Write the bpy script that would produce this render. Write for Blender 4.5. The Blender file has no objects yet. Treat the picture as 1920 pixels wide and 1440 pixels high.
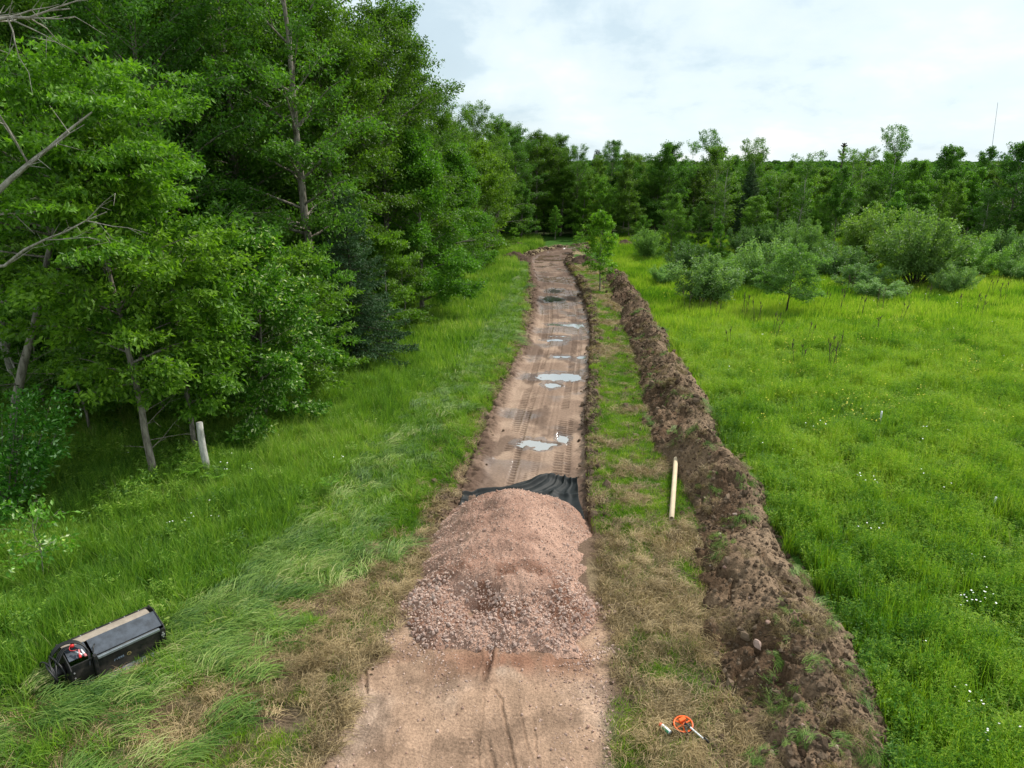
import bpy, math, random
import numpy as np
from mathutils import Vector, Matrix, Euler

# ------------------------------------------------------------------ camera, sky, sun, exposure
S = bpy.context.scene
C = S.collection
CAM_H, PITCH, F = 8.3, math.radians(17.3), 1331.0
cam = bpy.data.cameras.new('camera'); camo = bpy.data.objects.new('camera', cam); C.objects.link(camo)
cam.sensor_width = 36; cam.lens = F / 1920 * 36; cam.clip_start = 0.1; cam.clip_end = 6000
camo.location = (0, 0, CAM_H); camo.rotation_euler = (math.pi / 2 - PITCH, 0, 0)
S.camera = camo
SUN_AZ, SUN_EL = math.radians(58), math.radians(50)
SUN_V = Vector((math.sin(SUN_AZ) * math.cos(SUN_EL), math.cos(SUN_AZ) * math.cos(SUN_EL), math.sin(SUN_EL)))
sl = bpy.data.lights.new('sun', 'SUN'); sl.energy = 4.3; sl.angle = math.radians(2.5); sl.color = (1.0, 0.95, 0.87)
so = bpy.data.objects.new('sun', sl); C.objects.link(so); so.rotation_euler = SUN_V.to_track_quat('Z', 'Y').to_euler()
S.view_settings.view_transform = 'Standard'; S.view_settings.look = 'None'
S.view_settings.exposure = 0.10; S.view_settings.gamma = 1.0; S.view_settings.use_curve_mapping = False
S.render.engine = 'CYCLES'
S.cycles.max_bounces = 6; S.cycles.diffuse_bounces = 3; S.cycles.glossy_bounces = 2; S.cycles.transmission_bounces = 4
S.cycles.transparent_max_bounces = 4; S.cycles.use_denoising = True; S.cycles.caustics_reflective = False; S.cycles.caustics_refractive = False
try: S.cycles.denoiser = 'OPENIMAGEDENOISE'
except Exception: pass

W = bpy.data.worlds.new('World'); S.world = W; W.use_nodes = True
def build_world():
    nt = W.node_tree; nt.nodes.clear(); N = nt.nodes.new; L = nt.links.new
    out = N('ShaderNodeOutputWorld')
    sky = N('ShaderNodeTexSky'); sky.sky_type = 'NISHITA'; sky.sun_disc = False
    sky.sun_elevation = SUN_EL; sky.sun_rotation = SUN_AZ; sky.air_density = 1.0; sky.dust_density = 1.5
    b1 = N('ShaderNodeBackground'); b1.inputs[1].default_value = 0.10; L(sky.outputs[0], b1.inputs[0])
    tc = N('ShaderNodeTexCoord'); sp = N('ShaderNodeSeparateXYZ'); L(tc.outputs['Generated'], sp.inputs[0])
    def M(op, a, b=None, c=None):
        n = N('ShaderNodeMath'); n.operation = op
        for i, v in enumerate((a, b, c)):
            if v is None: continue
            if isinstance(v, (int, float)): n.inputs[i].default_value = v
            else: L(v, n.inputs[i])
        return n.outputs[0]
    zc = M('MAXIMUM', sp.outputs[2], 0.0); d = M('ADD', zc, 0.34)
    cb = N('ShaderNodeCombineXYZ'); L(M('DIVIDE', sp.outputs[0], d), cb.inputs[0]); L(M('DIVIDE', sp.outputs[1], d), cb.inputs[1]); cb.inputs[2].default_value = 3.7
    def noise(scale, det, rough, dist=0.0):
        n = N('ShaderNodeTexNoise'); n.inputs['Scale'].default_value = scale; n.inputs['Detail'].default_value = det
        n.inputs['Roughness'].default_value = rough; n.inputs['Distortion'].default_value = dist; L(cb.outputs[0], n.inputs['Vector']); return n.outputs['Fac']
    def ramp(f, stops):
        r = N('ShaderNodeValToRGB'); e = r.color_ramp.elements
        while len(e) < len(stops): e.new(0.5)
        for k, (p, c) in enumerate(stops): e[k].position = p; e[k].color = (*c, 1)
        L(f, r.inputs[0]); return r.outputs[0]
    big = noise(1.3, 6, 0.55, 0.3); puff = noise(4.2, 8, 0.58, 0.2)
    mixv = M('ADD', M('MULTIPLY', big, 0.6), M('MULTIPLY', puff, 0.4))
    col = ramp(mixv, [(0.38, (0.62, 0.76, 0.84)), (0.45, (0.76, 0.88, 0.93)), (0.53, (0.80, 0.90, 0.935)), (0.62, (0.90, 0.94, 0.93))])
    b2 = N('ShaderNodeBackground'); L(col, b2.inputs[0]); b2.inputs[1].default_value = 1.08
    ms = N('ShaderNodeMixShader'); L(ramp(big, [(0.3, (0.78,) * 3), (0.5, (0.95,) * 3)]), ms.inputs[0]); L(b1.outputs[0], ms.inputs[1]); L(b2.outputs[0], ms.inputs[2])
    L(ms.outputs[0], out.inputs[0])
build_world()

# ------------------------------------------------------------------ helpers: picture position -> place on the ground
cp, sp_ = math.cos(PITCH), math.sin(PITCH)
def G(px, py, z=0.0):
    u = (px - 960) / F; v = (720 - py) / F
    t = (CAM_H - z) / -(v * cp - sp_)
    return u * t, t * (cp + v * sp_)
def HT(py, Y):
    v = (720 - py) / F
    return CAM_H + Y / (cp + v * sp_) * (v * cp - sp_)
def line(pts, z=0.0):
    w = sorted((G(a, b, z) for a, b in pts), key=lambda q: q[1])
    xs = np.array([q[0] for q in w]); ys = np.array([q[1] for q in w])
    return lambda Y: np.interp(Y, ys, xs)
R = np.random.default_rng(11); random.seed(5)

def _h(ix, iy, s):
    n = (ix.astype(np.int64) * 374761393 + iy.astype(np.int64) * 668265263 + s * 144665) & 0xffffffff
    n = ((n ^ (n >> 13)) * 1274126177) & 0xffffffff
    return ((n ^ (n >> 16)) & 0xffff) / 65535.0
def vn(x, y, s=0):
    x = np.asarray(x, float); y = np.asarray(y, float)
    ix = np.floor(x); iy = np.floor(y); fx = x - ix; fy = y - iy; fx = fx * fx * (3 - 2 * fx); fy = fy * fy * (3 - 2 * fy)
    a = _h(ix, iy, s); b = _h(ix + 1, iy, s); c = _h(ix, iy + 1, s); d = _h(ix + 1, iy + 1, s)
    return (a + (b - a) * fx) * (1 - fy) + (c + (d - c) * fx) * fy
def fbm(x, y, sc=1.0, o=4, s=0):
    r = 0; a = 0.5; t = 0
    for k in range(o):
        r = r + a * vn(np.asarray(x) / sc + 17.3 * k, np.asarray(y) / sc - 9.1 * k, s + k); t += a; a *= 0.5; sc *= 0.5
    return r / t
def lumps(x, y, sc, s=0):
    x = np.asarray(x) / sc; y = np.asarray(y) / sc; ix = np.floor(x); iy = np.floor(y); best = np.zeros_like(x)
    for dx in (-1, 0, 1):
        for dy in (-1, 0, 1):
            cx = ix + dx; cy = iy + dy
            jx = cx + _h(cx, cy, s + 1); jy = cy + _h(cx, cy, s + 2); r = 0.25 + 0.55 * _h(cx, cy, s + 3)
            d2 = (x - jx) ** 2 + (y - jy) ** 2
            best = np.maximum(best, np.sqrt(np.maximum(0, r * r - d2)))
    return best
def ss(a, b, x):
    t = np.clip((np.asarray(x, float) - a) / (b - a), 0, 1); return t * t * (3 - 2 * t)

def ssv(a, b, x):
    t = np.clip((x - a) / (b - a), 0, 1); return t * t * (3 - 2 * t)

def mesh(name, V, faces, mats=(), attrs=None, smooth=False):
    """faces: list of (F,k) int arrays. attrs: {name: point float array (N,) or (N,3)}"""
    me = bpy.data.meshes.new(name); V = np.ascontiguousarray(V, dtype=np.float32)
    faces = [np.asarray(f, dtype=np.int32) for f in faces if len(f)]
    me.vertices.add(len(V)); me.vertices.foreach_set('co', V.ravel())
    li = np.concatenate([f.ravel() for f in faces]) if faces else np.zeros(0, np.int32)
    tot = np.concatenate([np.full(len(f), f.shape[1], np.int32) for f in faces]) if faces else np.zeros(0, np.int32)
    if len(li):
        me.loops.add(len(li)); me.loops.foreach_set('vertex_index', li)
        me.polygons.add(len(tot)); st = np.concatenate([[0], np.cumsum(tot)[:-1]]).astype(np.int32)
        me.polygons.foreach_set('loop_start', st)
        me.polygons.foreach_set('use_smooth', np.full(len(tot), smooth, dtype=bool))
    for k, a in (attrs or {}).items():
        a = np.asarray(a, dtype=np.float32)
        if a.ndim == 1: at = me.attributes.new(k, 'FLOAT', 'POINT'); at.data.foreach_set('value', a)
        else: at = me.attributes.new(k, 'FLOAT_VECTOR', 'POINT'); at.data.foreach_set('vector', a.ravel())
    for m in mats: me.materials.append(m)
    me.update(calc_edges=True)
    return me
def obj(name, me, parent=None, loc=(0, 0, 0), rot=(0, 0, 0), link=True):
    o = bpy.data.objects.new(name, me)
    if link: C.objects.link(o)
    o.location = loc; o.rotation_euler = rot
    if parent is not None: o.parent = parent
    return o
def tag(o, label=None, cat=None, group=None, kind=None):
    if label: o['label'] = label
    if cat: o['category'] = cat
    if group: o['group'] = group
    if kind: o['kind'] = kind
    return o
def grid(nx, ny):
    i = np.arange(nx * ny).reshape(ny, nx)
    return np.stack([i[:-1, :-1], i[:-1, 1:], i[1:, 1:], i[1:, :-1]], -1).reshape(-1, 4)
def join(parts):
    """parts: list of (V, [faces], attrs) -> one"""
    Vs, by, off, at = [], {}, 0, {}
    for V, fs, a in parts:
        for f in fs:
            f = np.asarray(f)
            if len(f): by.setdefault(f.shape[1], []).append(f + off)
        Vs.append(V); off += len(V)
        for k, v in a.items(): at.setdefault(k, []).append(v)
    return np.concatenate(Vs), [np.concatenate(v) for v in by.values()], {k: np.concatenate(v) for k, v in at.items()}

# ------------------------------------------------------------------ materials
class NT:
    def __init__(s, name):
        s.m = bpy.data.materials.new(name); s.m.use_nodes = True; s.t = s.m.node_tree; s.t.nodes.clear()
        s.out = s.t.nodes.new('ShaderNodeOutputMaterial')
    def n(s, ty, **kw):
        x = s.t.nodes.new(ty)
        for k, v in kw.items(): setattr(x, k, v)
        return x
    def set(s, sock, v):
        if hasattr(v, 'is_output'): s.t.links.new(v, sock)
        elif isinstance(v, tuple) and len(v) == 3 and sock.type == 'RGBA': sock.default_value = (*v, 1)
        else: sock.default_value = v
    def noise(s, scale, det=3, rough=0.55, vec=None, dist=0.0, out='Fac'):
        x = s.n('ShaderNodeTexNoise'); x.inputs['Scale'].default_value = scale; x.inputs['Detail'].default_value = det
        x.inputs['Roughness'].default_value = rough; x.inputs['Distortion'].default_value = dist
        if vec is not None: s.set(x.inputs['Vector'], vec)
        return x.outputs[out]
    def ramp(s, f, *st):
        r = s.n('ShaderNodeValToRGB'); e = r.color_ramp.elements
        while len(e) < len(st): e.new(0.5)
        for k, (p, c) in enumerate(st): e[k].position = p; e[k].color = (*c, 1) if isinstance(c, tuple) else (c, c, c, 1)
        s.set(r.inputs[0], f); return r.outputs[0]
    def mix(s, f, a, b, mode='MIX'):
        x = s.n('ShaderNodeMix', data_type='RGBA', blend_type=mode)
        s.set(x.inputs[0], f); s.set(x.inputs[6], a); s.set(x.inputs[7], b); return x.outputs[2]
    def math(s, op, a, b=0.0):
        x = s.n('ShaderNodeMath', operation=op); s.set(x.inputs[0], a); s.set(x.inputs[1], b); return x.outputs[0]
    def attr(s, name, out='Fac', ty='GEOMETRY'):
        x = s.n('ShaderNodeAttribute', attribute_name=name, attribute_type=ty); return x.outputs[out]
    def pos(s): return s.n('ShaderNodeNewGeometry').outputs['Position']
    def objc(s): return s.n('ShaderNodeTexCoord').outputs['Object']
    def bump(s, h, st=0.5, dist=0.02, nrm=None):
        x = s.n('ShaderNodeBump'); x.inputs['Strength'].default_value = st; x.inputs['Distance'].default_value = dist
        s.set(x.inputs['Height'], h)
        if nrm is not None: s.set(x.inputs['Normal'], nrm)
        return x.outputs[0]
    def bsdf(s, col, rough=0.8, metal=0.0, spec=0.3, nrm=None, **kw):
        x = s.n('ShaderNodeBsdfPrincipled'); s.set(x.inputs['Base Color'], col); s.set(x.inputs['Roughness'], rough)
        s.set(x.inputs['Metallic'], metal); s.set(x.inputs['Specular IOR Level'], spec)
        if nrm is not None: s.set(x.inputs['Normal'], nrm)
        for k, v in kw.items(): s.set(x.inputs[k], v)
        return x.outputs[0]
    def done(s, sh): s.t.links.new(sh, s.out.inputs[0]); return s.m

def m_simple(name, col, rough=0.6, metal=0.0, var=0.25, scale=8.0, spec=0.4, bump=0.0):
    t = NT(name); n = t.noise(scale, 4, 0.6, t.objc())
    c = t.mix(t.ramp(n, (0.35, 0.0), (0.65, 1.0)), tuple(v * (1 - var) for v in col), tuple(min(1, v * (1 + var)) for v in col))
    nr = t.bump(t.noise(scale * 5, 3, 0.6, t.objc()), bump, 0.01) if bump else None
    return t.done(t.bsdf(c, rough, metal, spec, nr))

def m_leaf(name, dark, light, pale=None, trans=0.35, rough=0.45):
    """leaf colour: per-leaf random 'tint' between dark and light, times the object's own hue"""
    t = NT(name); oi = t.n('ShaderNodeObjectInfo')
    c = t.mix(t.attr('tint'), dark, light)
    if pale: c = t.mix(t.ramp(t.attr('tint'), (0.89, 0.0), (0.93, 1.0)), c, pale)
    c = t.mix(1.0, c, oi.outputs['Color'], 'MULTIPLY')
    p = t.bsdf(c, rough, 0.0, 0.28)
    tr = t.n('ShaderNodeBsdfTranslucent'); t.set(tr.inputs[0], t.mix(1.0, c, (1.5, 1.7, 0.55), 'MULTIPLY'))
    mx = t.n('ShaderNodeMixShader'); mx.inputs[0].default_value = trans
    t.t.links.new(p, mx.inputs[1]); t.t.links.new(tr.outputs[0], mx.inputs[2]); return t.done(mx.outputs[0])
def m_blade(name, root, a, b, trans=0.3, lo=None, hi=None):
    """grass: a..b by the clump's shade and the blade's tint, paler towards the root end"""
    t = NT(name)
    f = t.math('ADD', t.math('MULTIPLY', t.attr('tint'), 0.55), t.math('MULTIPLY', t.attr('shade', 'Fac', 'INSTANCER'), 0.6))
    lo = lo or tuple(q * 0.6 for q in a); hi = hi or tuple(q * 1.2 for q in b)
    c = t.ramp(f, (0.02, lo), (0.28, a), (0.72, b), (1.05, hi))
    c = t.mix(t.ramp(t.attr('tip'), (0.0, 1.0), (0.35, 0.0)), c, root)
    p = t.bsdf(c, 0.5, 0.0, 0.25)
    tr = t.n('ShaderNodeBsdfTranslucent'); t.set(tr.inputs[0], t.mix(1.0, c, (1.4, 1.5, 0.6), 'MULTIPLY'))
    mx = t.n('ShaderNodeMixShader'); mx.inputs[0].default_value = trans
    t.t.links.new(p, mx.inputs[1]); t.t.links.new(tr.outputs[0], mx.inputs[2]); return t.done(mx.outputs[0])
def m_bark(name, a, b):
    t = NT(name); mp = t.n('ShaderNodeMapping'); mp.inputs['Scale'].default_value = (9, 9, 2.0); t.set(mp.inputs[0], t.objc())
    n = t.noise(1.6, 6, 0.7, mp.outputs[0]); c = t.mix(t.ramp(n, (0.35, 0.0), (0.62, 1.0)), a, b)
    return t.done(t.bsdf(c, 0.9, 0.0, 0.15, t.bump(n, 0.8, 0.03)))

M = {}
M['leaf'] = m_leaf('leaf_green', (0.028, 0.090, 0.010), (0.150, 0.310, 0.032), trans=0.38)
M['leaf_pale'] = m_leaf('leaf_green_with_pale_undersides', (0.034, 0.115, 0.012), (0.105, 0.255, 0.024), (0.42, 0.54, 0.30), trans=0.42)
M['willow'] = m_leaf('willow_leaf', (0.080, 0.165, 0.042), (0.215, 0.345, 0.110), trans=0.4)
M['needle'] = m_leaf('spruce_needles', (0.020, 0.055, 0.020), (0.060, 0.125, 0.048), trans=0.15, rough=0.6)
M['bark'] = m_bark('grey_bark', (0.09, 0.076, 0.060), (0.31, 0.275, 0.23))
M['bark_pale'] = m_bark('pale_bark', (0.20, 0.18, 0.15), (0.46, 0.43, 0.38))
M['bark_dark'] = m_bark('dark_bark', (0.030, 0.024, 0.018), (0.085, 0.07, 0.055))
M['deadwood'] = m_bark('dead_wood', (0.17, 0.15, 0.12), (0.40, 0.37, 0.32))
M['oldwood'] = m_bark('weathered_post_wood', (0.25, 0.235, 0.21), (0.56, 0.54, 0.49))
M['grass'] = m_blade('grass_blade', (0.10, 0.13, 0.028), (0.085, 0.205, 0.020), (0.255, 0.405, 0.050), 0.40, (0.032, 0.095, 0.014), (0.40, 0.45, 0.15))
M['grass2'] = m_blade('meadow_blade', (0.10, 0.13, 0.022), (0.075, 0.200, 0.014), (0.270, 0.420, 0.032), 0.40, (0.030, 0.105, 0.012), (0.38, 0.46, 0.08))
M['laid'] = m_blade('laid_grass_blade', (0.20, 0.20, 0.08), (0.062, 0.150, 0.018), (0.235, 0.345, 0.070), 0.28, (0.030, 0.075, 0.010), (0.46, 0.43, 0.20))
M['straw'] = m_blade('dry_straw_blade', (0.22, 0.17, 0.08), (0.12, 0.086, 0.038), (0.45, 0.335, 0.175), 0.15)
M['head'] = m_blade('seed_head_stem', (0.16, 0.20, 0.06), (0.28, 0.27, 0.11), (0.48, 0.43, 0.24), 0.2)
M['petal'] = m_simple('white_petals', (0.80, 0.80, 0.76), 0.7, var=0.05)
M['yellowflower'] = m_simple('yellow_flower', (0.65, 0.55, 0.05), 0.7, var=0.1)
M['deadstem'] = m_simple('dead_brown_stem', (0.10, 0.075, 0.05), 0.9)

def ground_mat(name, rough=0.95, bumpd=0.03, fine=22.0, extra=0.35, spec=0.1):
    t = NT(name); p = t.pos(); col = t.attr('col', 'Vector')
    n1 = t.noise(fine, 6, 0.65, p); n2 = t.noise(2.2, 4, 0.6, p)
    c = t.mix(1.0, col, t.ramp(n1, (0.3, (1 - extra,) * 3), (0.7, (1 + extra,) * 3)), 'MULTIPLY')
    c = t.mix(1.0, c, t.ramp(n2, (0.3, (0.85,) * 3), (0.7, (1.15,) * 3)), 'MULTIPLY')
    vor = t.n('ShaderNodeTexVoronoi'); vor.inputs['Scale'].default_value = fine * 1.3; t.set(vor.inputs['Vector'], p)
    h = t.math('SUBTRACT', n1, t.math('MULTIPLY', vor.outputs['Distance'], 0.35))
    return t.done(t.bsdf(c, rough, 0.0, spec, t.bump(h, 0.9, bumpd)))
M['ground'] = ground_mat('ground_earth')
M['berm'] = ground_mat('dug_soil', bumpd=0.05, fine=16.0, extra=0.45)
M['gravelfine'] = ground_mat('crushed_stone', bumpd=0.03, fine=34.0, extra=0.38)
def trail_mat():
    t = NT('packed_trail_mud'); p = t.pos(); col = t.attr('col', 'Vector'); wet = t.attr('wet')
    n1 = t.noise(14, 6, 0.65, p); n2 = t.noise(2.6, 5, 0.6, p)
    c = t.mix(1.0, col, t.ramp(n1, (0.3, (0.72,) * 3), (0.7, (1.25,) * 3)), 'MULTIPLY')
    c = t.mix(t.math('MULTIPLY', wet, 0.60), c, (0.115, 0.072, 0.052))
    r = t.math('SUBTRACT', 0.92, t.math('MULTIPLY', wet, 0.80))
    return t.done(t.bsdf(c, r, 0.0, t.math('ADD', 0.1, t.math('MULTIPLY', wet, 0.5)), t.bump(t.math('ADD', n1, t.math('MULTIPLY', n2, 0.5)), 0.5, 0.02)))
M['trail'] = trail_mat()
t = NT('stone_grey_pink'); M['stone'] = t.done(t.bsdf(t.mix(t.attr('shade', 'Fac', 'INSTANCER'), (0.31, 0.19, 0.145), (0.58, 0.43, 0.355)), 0.85, 0, 0.2, t.bump(t.noise(30, 4, 0.6, t.objc()), 0.4, 0.01)))
t = NT('loose_soil_lump'); M['clod'] = t.done(t.bsdf(t.mix(t.attr('shade', 'Fac', 'INSTANCER'), (0.070, 0.046, 0.030), (0.21, 0.152, 0.105)), 0.97, 0, 0.1, t.bump(t.noise(30, 5, 0.6, t.objc()), 0.7, 0.02)))
t = NT('boulder_grey'); oi = t.n('ShaderNodeObjectInfo'); M['rock'] = t.done(t.bsdf(t.mix(oi.outputs['Random'], t.mix(t.noise(9, 5, 0.6, t.objc()), (0.26, 0.155, 0.12), (0.44, 0.29, 0.235)), t.mix(t.noise(9, 5, 0.6, t.objc()), (0.34, 0.24, 0.20), (0.56, 0.44, 0.38))), 0.85, 0, 0.2, t.bump(t.noise(25, 5, 0.6, t.objc()), 0.5, 0.02)))
t = NT('puddle_water'); M['water'] = t.done(t.bsdf((0.46, 0.43, 0.39), 0.07, 0.72, 0.9, t.bump(t.noise(3, 3, 0.5, t.pos()), 0.03, 0.01), **{'IOR': 1.5, 'Coat Weight': 1.0, 'Coat Roughness': 0.03, 'Coat IOR': 1.9}))  # pale metallic base colour stands in for bright sky glare on the water

# ------------------------------------------------------------------ lines of the place
L1 = line([(-300, 1400), (-60, 1330), (60, 1300), (170, 1290), (320, 1185), (430, 1105), (520, 1030), (600, 950), (690, 850), (790, 760), (870, 670), (930, 580), (965, 520), (985, 490)])
TL = line([(560, 1500), (640, 1370), (690, 1250), (755, 1170), (790, 1080), (800, 1000), (842, 930), (885, 840), (932, 745), (972, 660), (990, 590), (993, 520), (985, 485)])
TR = line([(1150, 1500), (1140, 1300), (1150, 1190), (1118, 1080), (1108, 960), (1102, 900), (1099, 800), (1104, 700), (1112, 620), (1092, 540), (1070, 505), (1054, 485)])
BL = line([(1385, 1500), (1372, 1300), (1325, 1150), (1292, 1000), (1272, 900), (1212, 830), (1203, 790), (1193, 700), (1165, 600), (1142, 540), (1132, 508)])
BR = line([(1685, 1500), (1622, 1300), (1588, 1200), (1520, 1100), (1458, 1000), (1395, 900), (1338, 800), (1284, 700), (1230, 600), (1190, 545), (1155, 503)])
FL = -0.28
_c = [G(a, b, FL) for a, b in [(985, 1040), (985, 930), (992, 900), (1008, 800), (1033, 700), (1053, 620), (1050, 560), (1040, 520), (1024, 494), (1034, 480), (1068, 470), (1120, 465), (1200, 461), (1300, 458)]]
def smooth_path(P, n):
    P = np.array(P)
    for _ in range(3):
        q = 0.75 * P[:-1] + 0.25 * P[1:]; r = 0.25 * P[:-1] + 0.75 * P[1:]
        P = np.concatenate([P[:1], np.stack([q, r], 1).reshape(-1, 2), P[-1:]])
    d = np.concatenate([[0], np.cumsum(np.hypot(*np.diff(P, axis=0).T))])
    s = np.linspace(0, d[-1], n); return np.stack([np.interp(s, d, P[:, 0]), np.interp(s, d, P[:, 1])], 1), s
CP, CS = smooth_path(_c, 160)
def path_dist(x, y):
    """signed distance to trail centre (right positive) and arc length"""
    x = np.asarray(x, float).ravel(); y = np.asarray(y, float).ravel()
    bd = np.full(len(x), 1e9); sg = np.zeros(len(x)); sa = np.zeros(len(x))
    for i in range(len(CP) - 1):
        a = CP[i]; d = CP[i + 1] - a; L = d @ d
        t = np.clip(((x - a[0]) * d[0] + (y - a[1]) * d[1]) / L, 0, 1)
        ex = x - a[0] - t * d[0]; ey = y - a[1] - t * d[1]; q = ex * ex + ey * ey
        m = q < bd; bd[m] = q[m]; sg[m] = np.sign(d[1] * ex - d[0] * ey)[m]; sa[m] = CS[i] + t[m] * math.sqrt(L)
    return np.sqrt(bd) * np.where(sg == 0, 1, sg), sa
PIT_Y0 = 15.6
def pit_mask(x, y, d=None):
    """1 inside the dug pit, 0 outside, with crumbling edges"""
    if d is None: d, _ = path_dist(x, y)
    n = (fbm(x, y, 1.1, 4, 3) - 0.5) * 0.55
    r = 1 - ss(1.50, 1.68, d + n * 0.35); l = 1 - ss(1.45, 2.3, -d + n * 1.0)
    return np.where(d > 0, r, l) * ss(PIT_Y0 - 1.0, PIT_Y0 - 0.2, y)
def ground_h(x, y):
    x = np.asarray(x, float).ravel(); y = np.asarray(y, float).ravel()
    h = (fbm(x, y, 7.0, 3, 21) - 0.5) * 0.30 * ss(2.5, 8, np.abs(x - 1.5)) + (fbm(x, y, 0.6, 3, 40) - 0.5) * 0.05
    h += (fbm(x, y, 0.14, 2, 61) - 0.5) * 0.02 * (y < 40)
    near = (y < 95) & (np.abs(x) < 45)
    if near.any():
        xn, yn = x[near], y[near]; d, _ = path_dist(xn, yn); m = pit_mask(xn, yn, d)
        rim = np.exp(-((np.abs(d) - 1.95) / 0.28) ** 2) * ss(15, 17, yn) * (0.10 * fbm(xn, yn, 0.5, 3, 8) + 0.20 * lumps(xn, yn, 0.35, 9) * ss(0.45, 0.6, fbm(xn, yn, 1.6, 2, 55)))
        hn = h[near] * (1 - m * 0.8) + rim * (1 - m) - 0.42 * m
        bed = base_mask(xn, yn)
        hn = hn * (1 - bed) + bed * (-0.04 + (fbm(xn, yn, 1.2, 3, 77) - 0.5) * 0.07)
        # tyre ruts in the left corner and along the gravel bed
        h[near] = hn
    return h
def base_mask(x, y):
    n = (fbm(x, y, 0.7, 4, 13) - 0.5) * 1.5
    return ss(-0.12, 0.18, x - TL(y) + n * 0.5) * ss(-0.15, 0.2, TR(y) - x + n * 0.4) * (1 - ss(11.9, 12.6, y + n * 0.5))
def corridor(x, y):
    """zones: left tall meadow, corridor, berm, right meadow"""
    return L1(y), TL(y), TR(y), BL(y), BR(y)

# ------------------------------------------------------------------ ground sheet
def axis_y():
    v = [6.5]
    while v[-1] < 95: v.append(v[-1] + max(0.045, 0.0042 * v[-1]))
    while v[-1] < 3500: v.append(v[-1] * 1.10)
    return np.array([-300, -60, -10, 0, 4] + v)
def axis_x():
    c = list(np.arange(-7.5, 7.5, 0.05)); s = 0.06; a = c[-1]; r = []
    while a < 3500: s *= 1.07; a += s; r.append(a)
    s = 0.06; b = c[0]; l = []
    while b > -3500: s *= 1.07; b -= s; l.append(b)
    return np.array(l[::-1] + c + r)
gx, gy = axis_x(), axis_y(); X, Y = np.meshgrid(gx, gy); X = X.ravel(); Y = Y.ravel()
Hh = ground_h(X, Y)
SOIL = np.array((0.145, 0.098, 0.068)); SOIL_D = np.array((0.075, 0.047, 0.032)); GREEN = np.array((0.042, 0.105, 0.014))
STRAW = np.array((0.26, 0.205, 0.115)); BED = np.array((0.330, 0.218, 0.150)); BED2 = np.array((0.385, 0.275, 0.205)); REDM = np.array((0.26, 0.135, 0.088))
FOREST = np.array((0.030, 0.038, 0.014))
def straw_amount(x, y):
    l1, tl, tr, bl, br = corridor(x, y)
    left = ss(0.25, 0.95, (x - l1) / np.maximum(tl - l1, 0.3)) * (x < tl + 0.3)
    right = (x > tr - 0.2) * (x < bl + 0.4)
    n = fbm(x, y, 1.3, 4, 31)
    rr = np.where(y < 14.9, ss(0.42, 0.60, n), np.where(y > 27, ss(0.44, 0.62, n), ss(0.62, 0.76, n)))
    return np.clip(left * ss(0.40, 0.58, n) * np.where(y < 14, 1, 0.45) + right * rr, 0, 1)
def bare_amount(x, y):
    l1, tl, tr, bl, br = corridor(x, y)
    n = fbm(x, y, 0.9, 4, 90)
    left = ss(0.05, 0.4, (x - l1) / np.maximum(tl - l1, 0.3)) * (x < tl + 0.3) * (y < 13)
    right = (x > tr - 0.2) * (x < bl + 0.4)
    return np.clip(left * ss(0.52, 0.60, n) + right * ss(0.58, 0.66, n) * np.where(y > 15, 0.5, 0.9) + (np.abs(x - tl - 0.0) < 0.35) * ss(0.35, 0.55, n) + (np.abs(x - tr - 0.1) < 0.35) * ss(0.35, 0.55, n), 0, 1)
def ground_col(x, y):
    l1, tl, tr, bl, br = corridor(x, y); col = np.tile(GREEN, (len(x), 1))
    def put(m, c):
        nonlocal col
        m = np.clip(m, 0, 1)[:, None]; col = col * (1 - m) + np.asarray(c) * m
    inc = (x > l1) & (x < br) & (y < 64)
    put(inc * np.where(y < 14.5, 0.6, 0.30), SOIL * 0.9 + GREEN * 0.3)
    put(((x > tl - 0.2) & (x < tr + 0.2) & (y < 16) & (y > 11.8)) * 1.0, SOIL)
    put(inc * straw_amount(x, y) * 0.55, STRAW); put(inc * bare_amount(x, y), SOIL)
    nr = (y < 95) & (np.abs(x) < 45); d = np.full(len(x), 99.0); d[nr], _ = path_dist(x[nr], y[nr])
    put((ss(1.3, 1.5, np.abs(d)) * (1 - ss(2.0, 2.45, np.abs(d) + (fbm(x, y, 0.5, 3, 4) - 0.5) * 0.8))) * ss(14.5, 15.5, y), SOIL * 0.95)
    put(pit_mask(x, y, d) * ss(0, 1, np.abs(d) < 1.9), SOIL_D)
    far = (y > 62) * (np.abs(d) > 1.6) * (np.abs(d) < 3.2 + 0 * x)
    put(far * ss(0.4, 0.5, fbm(x, y, 1.5, 3, 45)), STRAW * 0.9)
    b = base_mask(x, y); n = fbm(x, y, 1.5, 4, 66)
    bc = BED[None] + (BED2 - BED)[None] * ss(0.45, 0.68, n)[:, None]
    rx, ry = G(965, 1232); red = np.exp(-(((x - rx) / 1.5) ** 2 + ((y - ry + 0.05) / 0.35) ** 2) * 0.7) * ss(0.42, 0.56, fbm(x * 0.8, y, 0.7, 4, 69))
    streak = ss(0.56, 0.66, fbm(x * 3.0, y * 0.7, 0.8, 3, 70)) * 0.45
    bc = bc * (1 - red[:, None]) + REDM * red[:, None]; bc = bc * (1 - streak[:, None]) + (BED * 0.62) * streak[:, None]
    col = col * (1 - b[:, None]) + bc * b[:, None]
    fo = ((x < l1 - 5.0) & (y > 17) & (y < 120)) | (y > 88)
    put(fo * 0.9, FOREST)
    return col
NX0, NX1, NY0, NY1 = -5.6, 2.9, 7.0, 12.7
_in = ss(0, 0.12, X - NX0) * ss(0, 0.12, NX1 - X) * ss(0, 0.12, Y - NY0) * ss(0, 0.12, NY1 - Y); Hh = Hh - 0.07 * _in
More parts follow.
